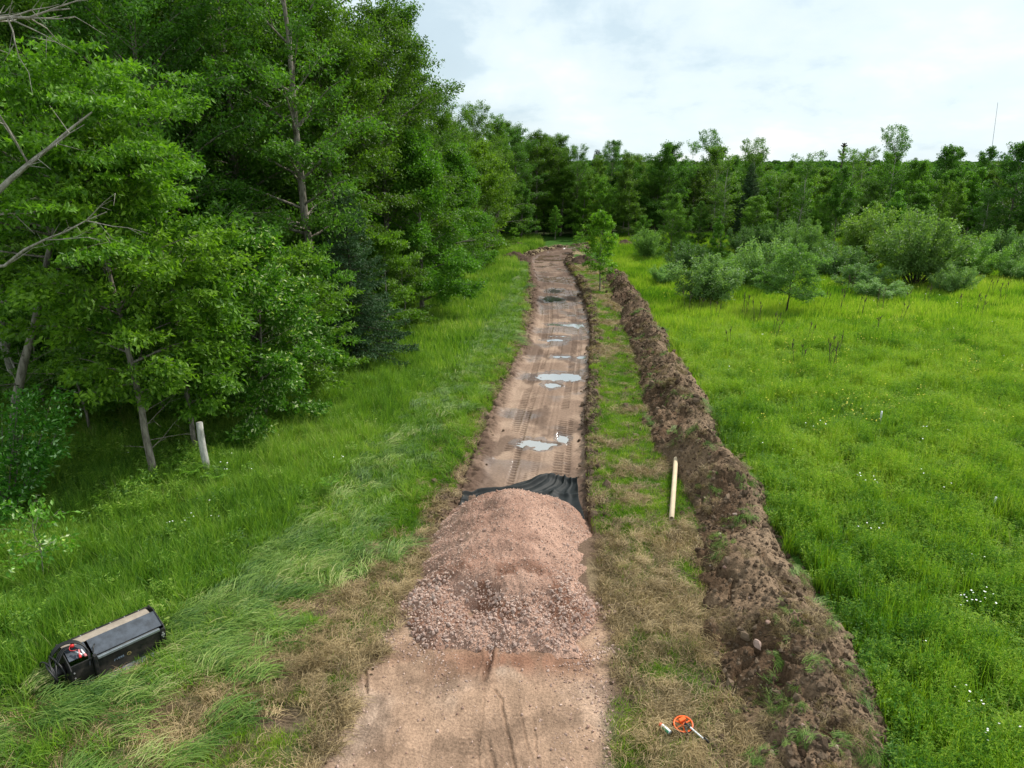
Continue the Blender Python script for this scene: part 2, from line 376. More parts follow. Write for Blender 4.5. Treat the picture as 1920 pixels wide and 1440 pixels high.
me = mesh('ground', np.stack([X, Y, Hh], 1), [grid(len(gx), len(gy))], [M['ground']], {'col': ground_col(X, Y)}, True)
tag(obj('ground', me), kind='structure')

# finer sheet near the camera: packed gravel bed with gullies, ruts and track prints
def near_patch():
    xs = np.arange(NX0, NX1, 0.02); ys = np.arange(NY0, NY1, 0.022); X, Y = np.meshgrid(xs, ys); X, Y = X.ravel(), Y.ravel(); z = ground_h(X, Y); col = ground_col(X, Y); b = base_mask(X, Y); dark = np.zeros(len(X))
    def rut(pts, w, dep, lip=0.5):
        nonlocal z, dark
        P = line(pts); ylo, yhi = sorted((G(*pts[0])[1], G(*pts[-1])[1])); m = ss(ylo - 0.05, ylo + 0.1, Y) * (1 - ss(yhi - 0.1, yhi + 0.05, Y)); e = (X - P(Y) - (fbm(X, Y, 0.25, 3, 71) - 0.5) * 0.07) / w
        g = np.exp(-e * e) * m; z = z - g * dep + lip * dep * np.exp(-((np.abs(e) - 1.8) / 0.8) ** 2) * m; dark = np.maximum(dark, g * min(1, dep * 11))
    rut([(921, 1195), (918, 1235), (908, 1275)], 0.055, 0.06); rut([(966, 1500), (966, 1437), (950, 1360), (940, 1307), (922, 1285)], 0.022, 0.030); rut([(998, 1420), (988, 1390), (974, 1325)], 0.018, 0.020)
    rut([(905, 1500), (898, 1400), (906, 1300), (908, 1280)], 0.016, 0.014); rut([(930, 1500), (925, 1430), (915, 1380)], 0.03, 0.025); rut([(1012, 1440), (1005, 1380), (1000, 1340)], 0.02, 0.018); rut([(688, 1300), (684, 1260), (680, 1240)], 0.03, 0.04)
    def prints(px, py, rx, ry, ang, per, dep):
        nonlocal z, dark
        cx, cy = G(px, py); c, s_ = math.cos(ang), math.sin(ang); u = (X - cx) * c + (Y - cy) * s_; v = -(X - cx) * s_ + (Y - cy) * c; m = (1 - ss(0.8, 1.1, np.abs(u) / rx)) * (1 - ss(0.75, 1.15, np.abs(v) / ry + (fbm(X, Y, 0.3, 3, 73) - 0.5) * 0.9)); q = ss(0.0, 0.5, np.sin(2 * np.pi * v / per + 0.8 * np.sin(u * 9)))
        z = z - m * q * dep; dark = np.maximum(dark, m * q * min(1, dep * 20))
    prints(872, 1400, 0.11, 0.55, 0.05, 0.085, 0.015); prints(893, 1402, 0.07, 0.5, 0.05, 0.085, 0.013); prints(672, 1368, 0.16, 0.16, -0.05, 0.055, 0.02); prints(520, 1335, 0.40, 0.26, -0.15, 0.075, 0.045); prints(470, 1330, 0.28, 0.18, -0.1, 0.07, 0.03); prints(950, 1330, 0.12, 0.14, 0.0, 0.05, 0.008); prints(560, 1385, 0.30, 0.15, 0.2, 0.075, 0.03)
    cx, cy = G(520, 1350); mud = np.exp(-(((X - cx) / 0.62) ** 2 + ((Y - cy) / 0.42) ** 2) ** 1.4); z = z + mud * ((fbm(X, Y, 0.25, 4, 74) - 0.5) * 0.16); col = col * (1 - mud[:, None] * 0.9) + SOIL * 0.95 * mud[:, None] * 0.9
    z = z + b * ((fbm(X, Y, 0.10, 3, 75) - 0.5) * 0.012 + (fbm(X, Y, 0.4, 3, 76) - 0.5) * 0.02) + (1 - b) * (fbm(X, Y, 0.12, 4, 78) - 0.5) * 0.05
    lum = 1 - 0.55 * dark - 0.25 * b * ss(0.54, 0.66, fbm(X, Y, 0.45, 4, 79)) + 0.14 * b * ss(0.55, 0.7, fbm(X * 2.2, Y * 0.8, 0.7, 4, 80)); col = col * lum[:, None]
    tag(obj('gravel_bed', mesh('gravel_bed', np.stack([X, Y, z], 1), [grid(len(xs), len(ys))], [M['ground']], {'col': col}, True)), kind='structure')
near_patch()
MUDC = G(520, 1350)
# ------------------------------------------------------------------ trail floor with track prints, puddles
def frame_at(s):
    x = np.interp(s, CS, CP[:, 0]); y = np.interp(s, CS, CP[:, 1]); e = 0.4
    dx = np.interp(s + e, CS, CP[:, 0]) - np.interp(s - e, CS, CP[:, 0]); dy = np.interp(s + e, CS, CP[:, 1]) - np.interp(s - e, CS, CP[:, 1])
    L = np.hypot(dx, dy); return x, y, dx / L, dy / L
PUD = [  # px, py, half width px, half height m along, wet only?
    (1077, 609, 20, 0.30), (1045, 608, 14, 0.26), (1043, 637, 16, 0.24), (1085, 611, 10, 0.5), (1044, 668, 7, 0.2), (1062, 668, 8, 0.16), (1094, 670, 9, 0.22), (1048, 706, 34, 0.42), (1080, 708, 17, 0.34), (1037, 722, 13, 0.30),
    (1052, 630, 14, 0.10), (1000, 832, 22, 0.30), (1028, 832, 14, 0.13), (1056, 822, 10, 0.26), (1016, 838, 12, 0.18), (1035, 560, 12, 0.7), (1040, 545, 10, 0.6)]
PW = [(*G(a, b, FL), c / 1331.0 * (math.hypot(*G(a, b, FL))), e) for a, b, c, e in PUD]
def pud_mask(x, y, grow=0.0):
    m = np.zeros(len(x))
    for i, (cx, cy, rx, ry) in enumerate(PW):
        q = (x > cx - rx * 2.5) & (x < cx + rx * 2.5) & (y > cy - ry * 3) & (y < cy + ry * 3)
        if not q.any(): continue
        n = (fbm(x[q] * 1.6, y[q] * 1.2, 0.40, 5, 200 + i) - 0.5) * 1.9
        r = np.sqrt(((x[q] - cx) / rx) ** 2 + ((y[q] - cy) / ry) ** 2) + n
        m[q] = np.maximum(m[q], 1 - ss(0.85 + grow, 1.15 + grow, r))
    return m
def build_trail():
    s = [0.0]
    while s[-1] < CS[-1] - 0.2: s.append(s[-1] + (0.024 if s[-1] < 17 else 0.04 if s[-1] < 30 else 0.10))
    s = np.array(s); tt = np.linspace(-1.95, 1.80, 110)
    cx, cy, dx, dy = frame_at(s)
    T, Sg = np.meshgrid(tt, s); x = (cx[:, None] + dy[:, None] * T).ravel(); y = (cy[:, None] - dx[:, None] * T).ravel(); T = T.ravel(); Sg = Sg.ravel()
    z = FL + (fbm(x, y, 1.6, 4, 101) - 0.5) * 0.045 + (fbm(x, y, 0.25, 3, 102) - 0.5) * 0.018
    print_m = np.zeros(len(x))
    wob = 0.10 * np.sin(Sg * 0.12)
    for c0, w, per, ph, amp in ((-0.85, 0.15, 0.19, 0, 1), (-0.56, 0.10, 0.19, 2, 1), (0.72, 0.15, 0.19, 1, 1), (1.0, 0.09, 0.19, 3, 1), (0.05, 0.12, 0.14, 0.5, 0.35), (-0.2, 0.05, 0.14, 0.5, 0.4)):
        band = 1 - ss(w * 0.85, w * 1.1, np.abs(T - c0 - wob))
        cle = ss(-0.1, 0.35, np.sin(2 * np.pi * Sg / per + ph + 1.2 * (T - c0) / w))
        fade = ss(0.28, 0.42, fbm(x, y, 1.6, 2, int(110 + c0 * 10))) * amp * (1 - 0.6 * ss(30, 45, Sg))
        z -= band * (0.012 + 0.040 * cle) * fade; print_m = np.maximum(print_m, band * cle * fade)
    for c0 in (-1.15, -0.4, -0.3, 0.2, 0.35, 0.5, 1.15):    # long scrape lines
        b = np.exp(-((T - c0 - 0.05 * np.sin(Sg * 0.4 + c0 * 9)) / 0.022) ** 2) * ss(0.45, 0.6, fbm(x, y, 2.2, 2, int(130 + c0 * 20)))
        z -= b * 0.018
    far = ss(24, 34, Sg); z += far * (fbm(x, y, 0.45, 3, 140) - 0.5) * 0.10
    p = pud_mask(x, y, 0.25) * 0.65 + 0.35 * pud_mask(x, y, -0.2); z = z * (1 - p) + p * (FL - 0.055) + 0.012 * p * (1 - p)
    edge = ssv(np.where(T < 0, 1.12, 1.35), np.where(T < 0, 1.62, 1.75), np.abs(T) + (fbm(x, y, 0.5, 3, 141) - 0.5) * 0.35); z += edge * (0.16 * fbm(x, y, 0.3, 3, 142) + 0.14 * lumps(x, y, 0.22, 143)) - 0.15 * ss(1.72, 1.9, np.abs(T))
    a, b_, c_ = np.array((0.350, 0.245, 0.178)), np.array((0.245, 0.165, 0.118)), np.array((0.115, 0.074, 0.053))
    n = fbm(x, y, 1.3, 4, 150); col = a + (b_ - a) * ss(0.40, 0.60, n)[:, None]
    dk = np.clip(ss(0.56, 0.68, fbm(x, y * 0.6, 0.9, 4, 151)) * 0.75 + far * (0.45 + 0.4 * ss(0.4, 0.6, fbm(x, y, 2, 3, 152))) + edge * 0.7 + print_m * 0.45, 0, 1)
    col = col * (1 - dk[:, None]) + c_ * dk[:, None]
    wet = np.clip(pud_mask(x, y, 1.0) * 1.0 + ss(0.52, 0.66, fbm(x * 0.8, y, 1.5, 3, 160)) * 0.8 * ss(3, 6, Sg) + 0.15, 0, 1) * (1 - edge)
    me = mesh('trail_floor', np.stack([x, y, z], 1), [grid(len(tt), len(s))], [M['trail']], {'col': col, 'wet': wet}, True)
    tag(obj('trail_floor', me), kind='structure')
    # puddle water sheets
    for i, (px_, py_, rx, ry) in enumerate(PW):
        k = 40; an = np.linspace(0, 2 * np.pi, k, endpoint=False)
        rr = 1.45 + 0.15 * np.sin(an * 3 + i)
        V = np.stack([px_ + rx * rr * np.cos(an), py_ + ry * rr * np.sin(an), np.full(k, FL - 0.0335 + 0.0004 * i)], 1)
        V = np.concatenate([V, [[px_, py_, V[0, 2]]]]); f = np.stack([np.arange(k), np.roll(np.arange(k), -1), np.full(k, k)], 1)
        tag(obj('puddle', mesh('puddle', V, [f], [M['water']])), kind='structure')
build_trail()

# ------------------------------------------------------------------ low rocks (shared variants)
def ico(sub=1):
    import bmesh
    bm = bmesh.new(); bmesh.ops.create_icosphere(bm, subdivisions=sub, radius=1.0)
    V = np.array([v.co[:] for v in bm.verts]); Fc = np.array([[v.index for v in f.verts] for f in bm.faces]); bm.free(); return V, Fc
ICO1, ICO2 = ico(1), ico(2)
def rock_mesh(name, mat, seed, flat=0.7, rough=0.35, sub=1, cut=True):
    r = np.random.default_rng(seed); V, Fc = (ICO1 if sub == 1 else ICO2); V = V.copy()
    if cut:
        for _ in range(7):
            n = r.normal(size=3); n /= np.linalg.norm(n); d = r.uniform(0.45, 0.85); q = V @ n; V -= np.maximum(0, q - d)[:, None] * n
    V *= 1 + r.uniform(-rough, rough, (len(V), 1)) * 0.5
    V *= np.array((r.uniform(0.8, 1.25), r.uniform(0.7, 1.0), flat * r.uniform(0.75, 1.2)))
    return mesh(name, V, [Fc], [mat], None, False)
STONES = [rock_mesh('stone', M['stone'], 300 + i) for i in range(6)]
ROCKS = [rock_mesh('stone', M['rock'], 330 + i, 0.75, 0.25, 2) for i in range(6)]
CLODS = [rock_mesh('soil_lump', M['clod'], 350 + i, 0.75, 0.7, 1, False) for i in range(5)]

# ------------------------------------------------------------------ scatter through geometry nodes (only for what nobody could count)
def scatter(name, variants, P, rot, scl, shade, parent=None, label=None):
    n = len(P); idx = R.integers(0, len(variants), n)
    rot = np.asarray(rot, float); scl = np.asarray(scl, float)
    if scl.ndim == 1: scl = np.repeat(scl[:, None], 3, 1)
    me = mesh(name, P, [], [], {'rot': rot, 'scl': scl, 'shade': np.clip(shade, 0, 1)})
    at = me.attributes.new('vid', 'INT', 'POINT'); at.data.foreach_set('value', idx.astype(np.int32))
    o = obj(name, me, parent); o['kind'] = 'stuff'
    if label: o['label'] = label
    ng = bpy.data.node_groups.new(name, 'GeometryNodeTree')
    ng.interface.new_socket('Geometry', in_out='INPUT', socket_type='NodeSocketGeometry'); ng.interface.new_socket('Geometry', in_out='OUTPUT', socket_type='NodeSocketGeometry')
    N = ng.nodes.new; L = ng.links.new; gi = N('NodeGroupInput'); go = N('NodeGroupOutput')
    jn = N('GeometryNodeJoinGeometry')
    for v in reversed(variants):
        src = SRC.get(v.name)
        if src is None: src = bpy.data.objects.new(v.name + '_source', v); SRC[v.name] = src
        oi = N('GeometryNodeObjectInfo'); oi.inputs['Object'].default_value = src; oi.inputs['As Instance'].default_value = False
        gt = N('GeometryNodeGeometryToInstance'); L(oi.outputs['Geometry'], gt.inputs[0]); L(gt.outputs[0], jn.inputs[0])
    ip = N('GeometryNodeInstanceOnPoints'); L(gi.outputs[0], ip.inputs['Points']); L(jn.outputs[0], ip.inputs['Instance']); ip.inputs['Pick Instance'].default_value = True
    def na(nm, ty):
        a = N('GeometryNodeInputNamedAttribute'); a.data_type = ty; a.inputs['Name'].default_value = nm; return a.outputs['Attribute']
    L(na('vid', 'INT'), ip.inputs['Instance Index'])
    er = N('FunctionNodeEulerToRotation'); L(na('rot', 'FLOAT_VECTOR'), er.inputs[0]); L(er.outputs[0], ip.inputs['Rotation']); L(na('scl', 'FLOAT_VECTOR'), ip.inputs['Scale'])
    L(ip.outputs[0], go.inputs[0])
    md = o.modifiers.new('scatter', 'NODES'); md.node_group = ng
    return o
SRC = {}

# ------------------------------------------------------------------ gravel heap
def pile_h(x, y):
    yy = [10.75, 11.2, 11.7, 12.2, 12.9, 13.8, 14.6, 15.2, 15.7, 16.4, 17.1]; zz = [-0.10, 0.14, 0.32, 0.55, 0.68, 0.80, 0.94, 0.96, 0.74, 0.28, -0.45]
    cxx = np.interp(y, [11, 12.5, 14, 15.2, 16.4], [-0.32, -0.28, -0.10, -0.02, 0.12]); hw = np.interp(y, [10.9, 11.5, 12.3, 14, 15.2, 16.2, 17], [1.5, 1.80, 1.82, 1.86, 1.78, 1.5, 0.9])
    n = (fbm(x, y, 1.0, 4, 400) - 0.5)
    rid = np.interp(y + n * 0.9 - 0.10 * np.cos(x * 1.9 + 0.5), yy, zz)
    cx_n = (0.33 * np.exp(-((x + 0.70) / 0.36) ** 2) + 0.24 * np.exp(-((x - 0.62) / 0.34) ** 2))         # scooped hollows on the front face
    rid = rid - cx_n * np.exp(-((y - 11.75) / 0.42) ** 2)
    side = (hw - np.sqrt((x - cxx) ** 2 + 0.12) + n * 0.35) * (0.64 + 0.05 * np.tanh((x - cxx) / 0.8))
    k = 0.10; a, b = rid, side - 0.05; h = -k * np.log(np.exp(-np.clip(a, -3, 3) / k) + np.exp(-np.clip(b, -3, 3) / k))
    r2 = np.hypot(x + 0.1, (y - 17.5)); h += 0.045 * np.sin(r2 * 2 * np.pi / 0.62 + n * 5) * ss(11.9, 12.6, y) * (1 - ss(15, 16, y))     # tipping ripples
    h += n * 0.20 + (fbm(x, y, 0.5, 3, 404) - 0.5) * 0.12 * ss(0.1, 0.4, h) + (fbm(x, y, 0.22, 3, 402) - 0.5) * 0.06 * (1.4 - ss(11.5, 13, y) * 0.6) + lumps(x, y, 0.07, 403) * 0.035
    return h
def build_pile():
    root = tag(obj('gravel_heap', None, loc=(0, 0, 0)), 'big heap of pinkish crushed stone dumped across the trail in front of the black fabric', 'gravel heap')
    xs = np.arange(-2.6, 2.5, 0.024); ys = np.arange(10.5, 17.4, 0.026); X, Y = np.meshgrid(xs, ys); X, Y = X.ravel(), Y.ravel(); h = pile_h(X, Y)
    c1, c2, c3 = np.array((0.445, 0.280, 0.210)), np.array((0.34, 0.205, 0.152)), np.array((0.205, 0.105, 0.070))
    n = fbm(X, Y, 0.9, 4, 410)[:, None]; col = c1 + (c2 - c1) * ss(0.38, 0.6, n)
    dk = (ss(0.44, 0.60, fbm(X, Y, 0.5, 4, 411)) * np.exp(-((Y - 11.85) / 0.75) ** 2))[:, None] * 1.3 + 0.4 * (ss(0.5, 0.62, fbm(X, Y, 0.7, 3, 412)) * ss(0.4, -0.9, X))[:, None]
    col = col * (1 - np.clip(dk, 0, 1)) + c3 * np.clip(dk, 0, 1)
    obj('fine_gravel', mesh('fine_gravel', np.stack([X, Y, h], 1), [grid(len(xs), len(ys))], [M['gravelfine']], {'col': col}, True), root)
    # stones: coarse ones rolled to the foot
    n = 32000; x = R.uniform(-2.5, 2.4, n); y = R.uniform(10.6, 16.8, n); hh = pile_h(x, y)
    foot = np.clip(1.5 * ss(0.35, 0.6, fbm(x, y, 0.55, 4, 415) + 0.5 * np.exp(-((hh - 0.08) / 0.16) ** 2)) * np.exp(-((hh - 0.12) / 0.34) ** 2) * (y < 15.5) + 0.42 + 0.35 * (np.abs(x + 0.1) > 1.2), 0, 1)
    k = (hh > -0.03) & (R.random(n) < foot); x, y, hh, ft = x[k], y[k], hh[k], foot[k]
    sz = R.lognormal(-4.35, 0.45, len(x)) * (0.8 + 0.65 * (hh < 0.42) * (y < 12.6) + 0.2 * ft); sz = np.clip(sz, 0.006, 0.055)
    order = np.argsort(-sz * 12 / y); big = order[:280]; rest = order[280:]
    for j, i in enumerate(big):
        o = obj('stone', ROCKS[j % 6], root, (x[i], y[i], hh[i] + sz[i] * 0.25), (R.uniform(0, 6), R.uniform(0, 6), R.uniform(0, 6))); o.scale = (sz[i],) * 3
    scatter('crushed_stones', STONES, np.stack([x, y, hh + sz * 0.2], 1)[rest], R.uniform(0, 6.3, (len(rest), 3)), sz[rest], R.random(len(rest)), root)
    # stray gravel on the packed bed
    n = 16000; x = R.uniform(-3.2, 2.0, n); y = R.uniform(7.2, 12.4, n)
    dens = 0.06 + 0.9 * np.exp(-(((x - 1.25) / 0.42) ** 2)) * ss(0.36, 0.56, fbm(x, y, 0.6, 3, 420)) + 1.0 * np.exp(-((y - 10.95) / 0.42) ** 2) * ss(0.38, 0.58, fbm(x, y, 0.5, 3, 421)) + 0.35 * np.exp(-((x + 1.3) / 0.35) ** 2) * (y > 9.6) * ss(0.4, 0.6, fbm(x, y, 0.5, 3, 425))
    dens = dens + 0.5 * (np.abs(base_mask(x, y) - 0.4) < 0.35) * ss(0.4, 0.55, fbm(x, y, 0.6, 3, 428)); k = (R.random(n) < dens) & (base_mask(x, y) > 0.1); x, y = x[k], y[k]; sz = np.clip(R.lognormal(-4.15, 0.45, len(x)), 0.006, 0.042)
    scatter('loose_gravel', STONES, np.stack([x, y, ground_h(x, y) + sz * 0.2], 1), R.uniform(0, 6.3, (len(x), 3)), sz, R.random(len(x)), label='loose pink gravel strewn over the packed bed')
    x = R.uniform(1.3, 2.6, 900); y = R.uniform(11.3, 12.4, 900); k = R.random(900) < np.exp(-((y - 11.85) / 0.22) ** 2) * np.exp(-((x - 1.75) / 0.5) ** 2); x, y = x[k], y[k]; sz = np.clip(R.lognormal(-3.7, 0.35, len(x)), 0.01, 0.05)
    scatter('spilled_gravel', STONES, np.stack([x, y, ground_h(x, y) + 0.03], 1), R.uniform(0, 6.3, (len(x), 3)), sz, R.random(len(x)) * 0.7, label='spilled gravel at the right foot of the heap')
build_pile()

# ------------------------------------------------------------------ long soil heap right of the mown strip
def berm_top(x, y):
    l = BL(y); r = BR(y); n = (fbm(x, y, 1.7, 4, 500) - 0.5)
    t = (x - l) / (r - l) + n * 0.55
    prof = ss(-0.12, 0.62, t) * (1 - ss(0.60, 1.12, t))
    H = (0.26 + 1.0 * fbm(y * 0, y, 2.1, 3, 501)) * (1 - ss(54, 59, y)) * (0.70 + 0.30 * ss(8, 13, y)) * (1 - 0.25 * ss(35, 50, y))
    z = H * prof * (0.55 + 0.95 * fbm(x, y, 1.25, 4, 502))
    m = ss(-0.05, 0.12, t) * (1 - ss(0.92, 1.1, t)) * (1 - ss(54, 59, y))
    rg = ss(0.42, 0.62, fbm(x, y, 1.1, 3, 508)); z += m * ((fbm(x, y, 0.55, 5, 503) - 0.45) * 0.34 + lumps(x, y, 0.42, 504) * 0.20 * rg + lumps(x, y, 0.17, 505) * 0.07 * (0.15 + rg) + lumps(x, y, 0.07, 506) * 0.03 * (0.2 + rg))
    z += m * 0.22 * (np.abs(fbm(x, y, 0.8, 3, 507) - 0.5) < 0.04) * -0.6
    return z - 0.12 * (1 - m) - 0.02, t, m
def build_berm():
    root = tag(obj('soil_heap', None), 'long lumpy windrow of dug brown soil between the mown strip and the right meadow', 'soil heap')
    ys = [6.8]
    while ys[-1] < 60: ys.append(ys[-1] + max(0.032, 0.0034 * ys[-1]))
    ys = np.array(ys); tt = np.linspace(-0.28, 1.22, 120); T, Y = np.meshgrid(tt, ys); X = BL(Y) + (BR(Y) - BL(Y)) * T; X, Y = X.ravel(), Y.ravel()
    z, t, m = berm_top(X, Y); g = ground_h(X, Y)
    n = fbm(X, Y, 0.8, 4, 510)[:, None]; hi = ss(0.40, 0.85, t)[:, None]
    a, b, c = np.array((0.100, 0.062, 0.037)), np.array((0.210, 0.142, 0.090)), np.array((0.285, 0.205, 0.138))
    col = a + (b - a) * ss(0.38, 0.62, n); col = col * (1 - hi * 0.6) + c * hi * 0.6  # crest and right slope paler: sunlit side painted into the soil colour
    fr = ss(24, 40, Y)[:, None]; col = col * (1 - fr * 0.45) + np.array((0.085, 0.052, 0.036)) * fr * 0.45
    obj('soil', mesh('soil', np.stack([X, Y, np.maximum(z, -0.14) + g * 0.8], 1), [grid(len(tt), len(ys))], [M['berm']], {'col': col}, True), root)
    n = 26000; y = 7 + 50 * R.random(n) ** 1.9; t = R.uniform(-0.25, 1.08, n); x = BL(y) + (BR(y) - BL(y)) * t; z, tq, m = berm_top(x, y)
    k = R.random(n) < np.where(t < 0.1, 0.45, 0.35 + 0.65 * ss(0.42, 0.6, fbm(x, y, 0.9, 3, 520))); x, y, z = x[k], y[k], z[k]; sz = np.clip(R.lognormal(-3.9, 0.6, len(x)), 0.008, 0.13) * (0.85 + y * 0.012)
    z = np.maximum(z, 0.0) + ground_h(x, y) * 0.8
    scatter('soil_lumps', CLODS, np.stack([x, y, z + sz * 0.15], 1), R.uniform(0, 6.3, (len(x), 3)), sz, R.random(len(x)), root)
    st = [(1422, 1206, .085), (1568, 1178, .085), (1358, 1062, .055), (1377, 962, .06), (1307, 893, .05), (1322, 932, .04), (1302, 1062, .04), (1332, 1060, .035), (1440, 1165, .06), (1508, 1360, .045), (1620, 1420, .06), (1505, 1000, .05), (1460, 1300, .05),
          (1405, 1120, .04), (1530, 1240, .05), (1395, 1190, .045), (1480, 1120, .04), (1350, 1000, .045), (1385, 850, .06), (1330, 820, .06), (1570, 1400, .04), (1450, 1410, .05), (1475, 1230, .035), (1515, 1150, .04), (1600, 1350, .05)]
    for j, (a_, b_, s_) in enumerate(st):
        X0, Y0 = G(a_, b_, 0.35)
        for _ in range(3):
            zz = float(berm_top(np.array([X0]), np.array([Y0]))[0][0]) + float(ground_h([X0], [Y0])[0]) * 0.8; X0, Y0 = G(a_, b_, zz + s_ * 0.4)
        o = obj('stone', ROCKS[j % 6], root, (X0, Y0, zz + s_ * 0.02), (R.uniform(0, .6), R.uniform(0, .6), R.uniform(0, 6))); o.scale = (s_,) * 3
build_berm()
# lumps along the pit edges and the strip
def bank_clods():
    n = 16000; s = R.random(n) ** 1.25 * CS[-1]; side = R.random(n) < 0.5; d = np.where(side, R.normal(1.80, 0.16, n), -R.normal(1.98, 0.24, n))
    cx, cy, dx, dy = frame_at(s); x = cx + dy * d; y = cy - dx * d; sz = np.clip(R.lognormal(-3.6, 0.6, n), 0.01, 0.14) * (0.8 + 0.012 * y)
    k = (R.random(n) < ss(0.36, 0.55, fbm(x, y, 1.0, 3, 530)) + 0.12) & (y > 15.2)
    x, y, sz = x[k], y[k], sz[k]; z = np.where(pit_mask(x, y) > 0.5, np.maximum(ground_h(x, y), FL), ground_h(x, y))
    scatter('bank_soil_lumps', CLODS, np.stack([x, y, z + sz * 0.2], 1), R.uniform(0, 6.3, (len(x), 3)), sz, R.random(len(x)) * 0.8, label='loose soil lumps along both banks of the dug trail')
    n = 7000; y = 7.4 + 40 * R.random(n) ** 1.8; t = R.random(n); x = TR(y) + (BL(y) - TR(y)) * t; k = R.random(n) < bare_amount(x, y) * 0.9 + 0.3 * (t > 0.85); x, y = x[k], y[k]; sz = np.clip(R.lognormal(-4.1, 0.55, len(x)), 0.008, 0.09)
    x2 = R.uniform(-7.5, -2.2, 2500); y2 = R.uniform(7.2, 11.5, 2500); k = (x2 > L1(y2) + 0.6) & (x2 < TL(y2) + 0.1) & (R.random(2500) < bare_amount(x2, y2)); x2, y2 = x2[k], y2[k]
    x = np.concatenate([x, x2]); y = np.concatenate([y, y2]); sz = np.concatenate([sz, np.clip(R.lognormal(-4.4, 0.5, len(x2)), 0.006, 0.06)])
    scatter('strewn_soil_lumps', CLODS, np.stack([x, y, ground_h(x, y) + sz * 0.2], 1), R.uniform(0, 6.3, (len(x), 3)), sz, R.random(len(x)), label='crumbs of soil strewn over the mown strips')
bank_clods()
# the far small heaps round the bend
for a_, b_, w_, lab in [(962, 486, 34, 'low dark soil pile at the bend left of the trail end'), (968, 464, 22, 'small soil pile in grass just beyond the bend'), (1170, 463, 26, 'soil pile far right of the bend behind the sapling'), (1095, 493, 32, 'flat soil pile on the inner side of the bend')]:
    X0, Y0 = G(a_, b_); r = w_ / 1331 * Y0; xs = np.linspace(-1, 1, 34); A, B = np.meshgrid(xs, xs); A, B = A.ravel(), B.ravel()
    z = 0.55 * np.maximum(0, 1 - np.hypot(A, B) ** 1.6) * (0.5 + fbm(A * r, B * r, 0.8, 4, int(a_))) + lumps(A * r, B * r, 0.4, 6) * 0.25 * (np.hypot(A, B) < 0.9) - 0.08
    me = mesh('soil_pile', np.stack([A * r, B * r * 0.8, z], 1), [grid(34, 34)], [M['berm']], {'col': np.tile((0.085, 0.055, 0.04), (len(A), 1))}, True)
    tag(obj('soil_pile', me, loc=(X0, Y0, 0)), lab, 'soil pile', 'soil piles round the bend')

# ------------------------------------------------------------------ grass clump meshes
def blades(n, rad, h0, h1, w, lean, seed, segs=3, bias=(0, 0), spread_up=0.0, curl=1.0, z0=-0.03):
    r = np.random.default_rng(seed); a = r.uniform(0, 2 * np.pi, n); q = rad * np.sqrt(r.random(n)); bx, by = q * np.cos(a), q * np.sin(a)
    h = r.uniform(h0, h1, n); az = r.uniform(0, 2 * np.pi, n); ln = lean * r.uniform(0.3, 1.3, n)
    lx = np.cos(az) * ln + bias[0]; ly = np.sin(az) * ln + bias[1]; ww = w * r.uniform(0.7, 1.3, n); fa = r.uniform(0, np.pi, n)
    T = np.linspace(0, 1, segs + 1); V = []; tip = []
    for t in T:
        c = np.stack([bx + lx * h * t ** (1 + curl * 0.6), by + ly * h * t ** (1 + curl * 0.6), z0 + h * t * np.maximum(0.1, 1 - 0.35 * np.hypot(lx, ly) * t)], 1)
        half = ww * 0.5 * (1 - t ** 2.2) ; d = np.stack([np.cos(fa) * half, np.sin(fa) * half, 0 * half], 1)
        if t < 1: V += [c - d, c + d]; tip += [np.full(n, t)] * 2
        else: V += [c]; tip += [np.full(n, 1.0)]
    V = np.stack(V, 1); K = V.shape[1]; base = np.arange(n)[:, None] * K
    quads = np.concatenate([base + np.array([[2 * s, 2 * s + 1, 2 * s + 3, 2 * s + 2]]) for s in range(segs - 1)]) if segs > 1 else np.zeros((0, 4), int)
    tris = base + np.array([[2 * (segs - 1), 2 * (segs - 1) + 1, K - 1]])
    tint = np.repeat(r.random(n), K)
    return V.reshape(-1, 3), [quads, tris], {'tint': tint, 'tip': np.stack(tip, 1).ravel()}
def lying(n, rx, ry, l0, l1, w, ang, seed, zr=0.12, arch=0.08):
    """long blades lying mostly along +x"""
    r = np.random.default_rng(seed); V = []; segs = 4
    bx = r.uniform(-rx, rx, n); by = r.uniform(-ry, ry, n); z = r.uniform(0.0, zr, n); az = r.normal(0, ang, n); L = r.uniform(l0, l1, n); cv = r.normal(0, 0.5, n); ar = arch * r.uniform(0.2, 1.6, n); ww = w * r.uniform(0.7, 1.3, n)
    for t in np.linspace(0, 1, segs + 1):
        th = az + cv * t; c = np.stack([bx + L * t * np.cos(th), by + L * t * np.sin(th), z + ar * 4 * t * (1 - t) - 0.01], 1)
        half = ww * 0.5 * (1 - t ** 3); d = np.stack([-np.sin(th) * half, np.cos(th) * half, 0.4 * half], 1)
        V += [c - d, c + d] if t < 1 else [c]
    V = np.stack(V, 1); K = V.shape[1]; base = np.arange(n)[:, None] * K
    quads = np.concatenate([base + np.array([[2 * s, 2 * s + 1, 2 * s + 3, 2 * s + 2]]) for s in range(segs - 1)]); tris = base + np.array([[K - 3, K - 2, K - 1]])
    return V.reshape(-1, 3), [quads, tris], {'tint': np.repeat(r.random(n), K), 'tip': np.full(n * K, 0.8)}
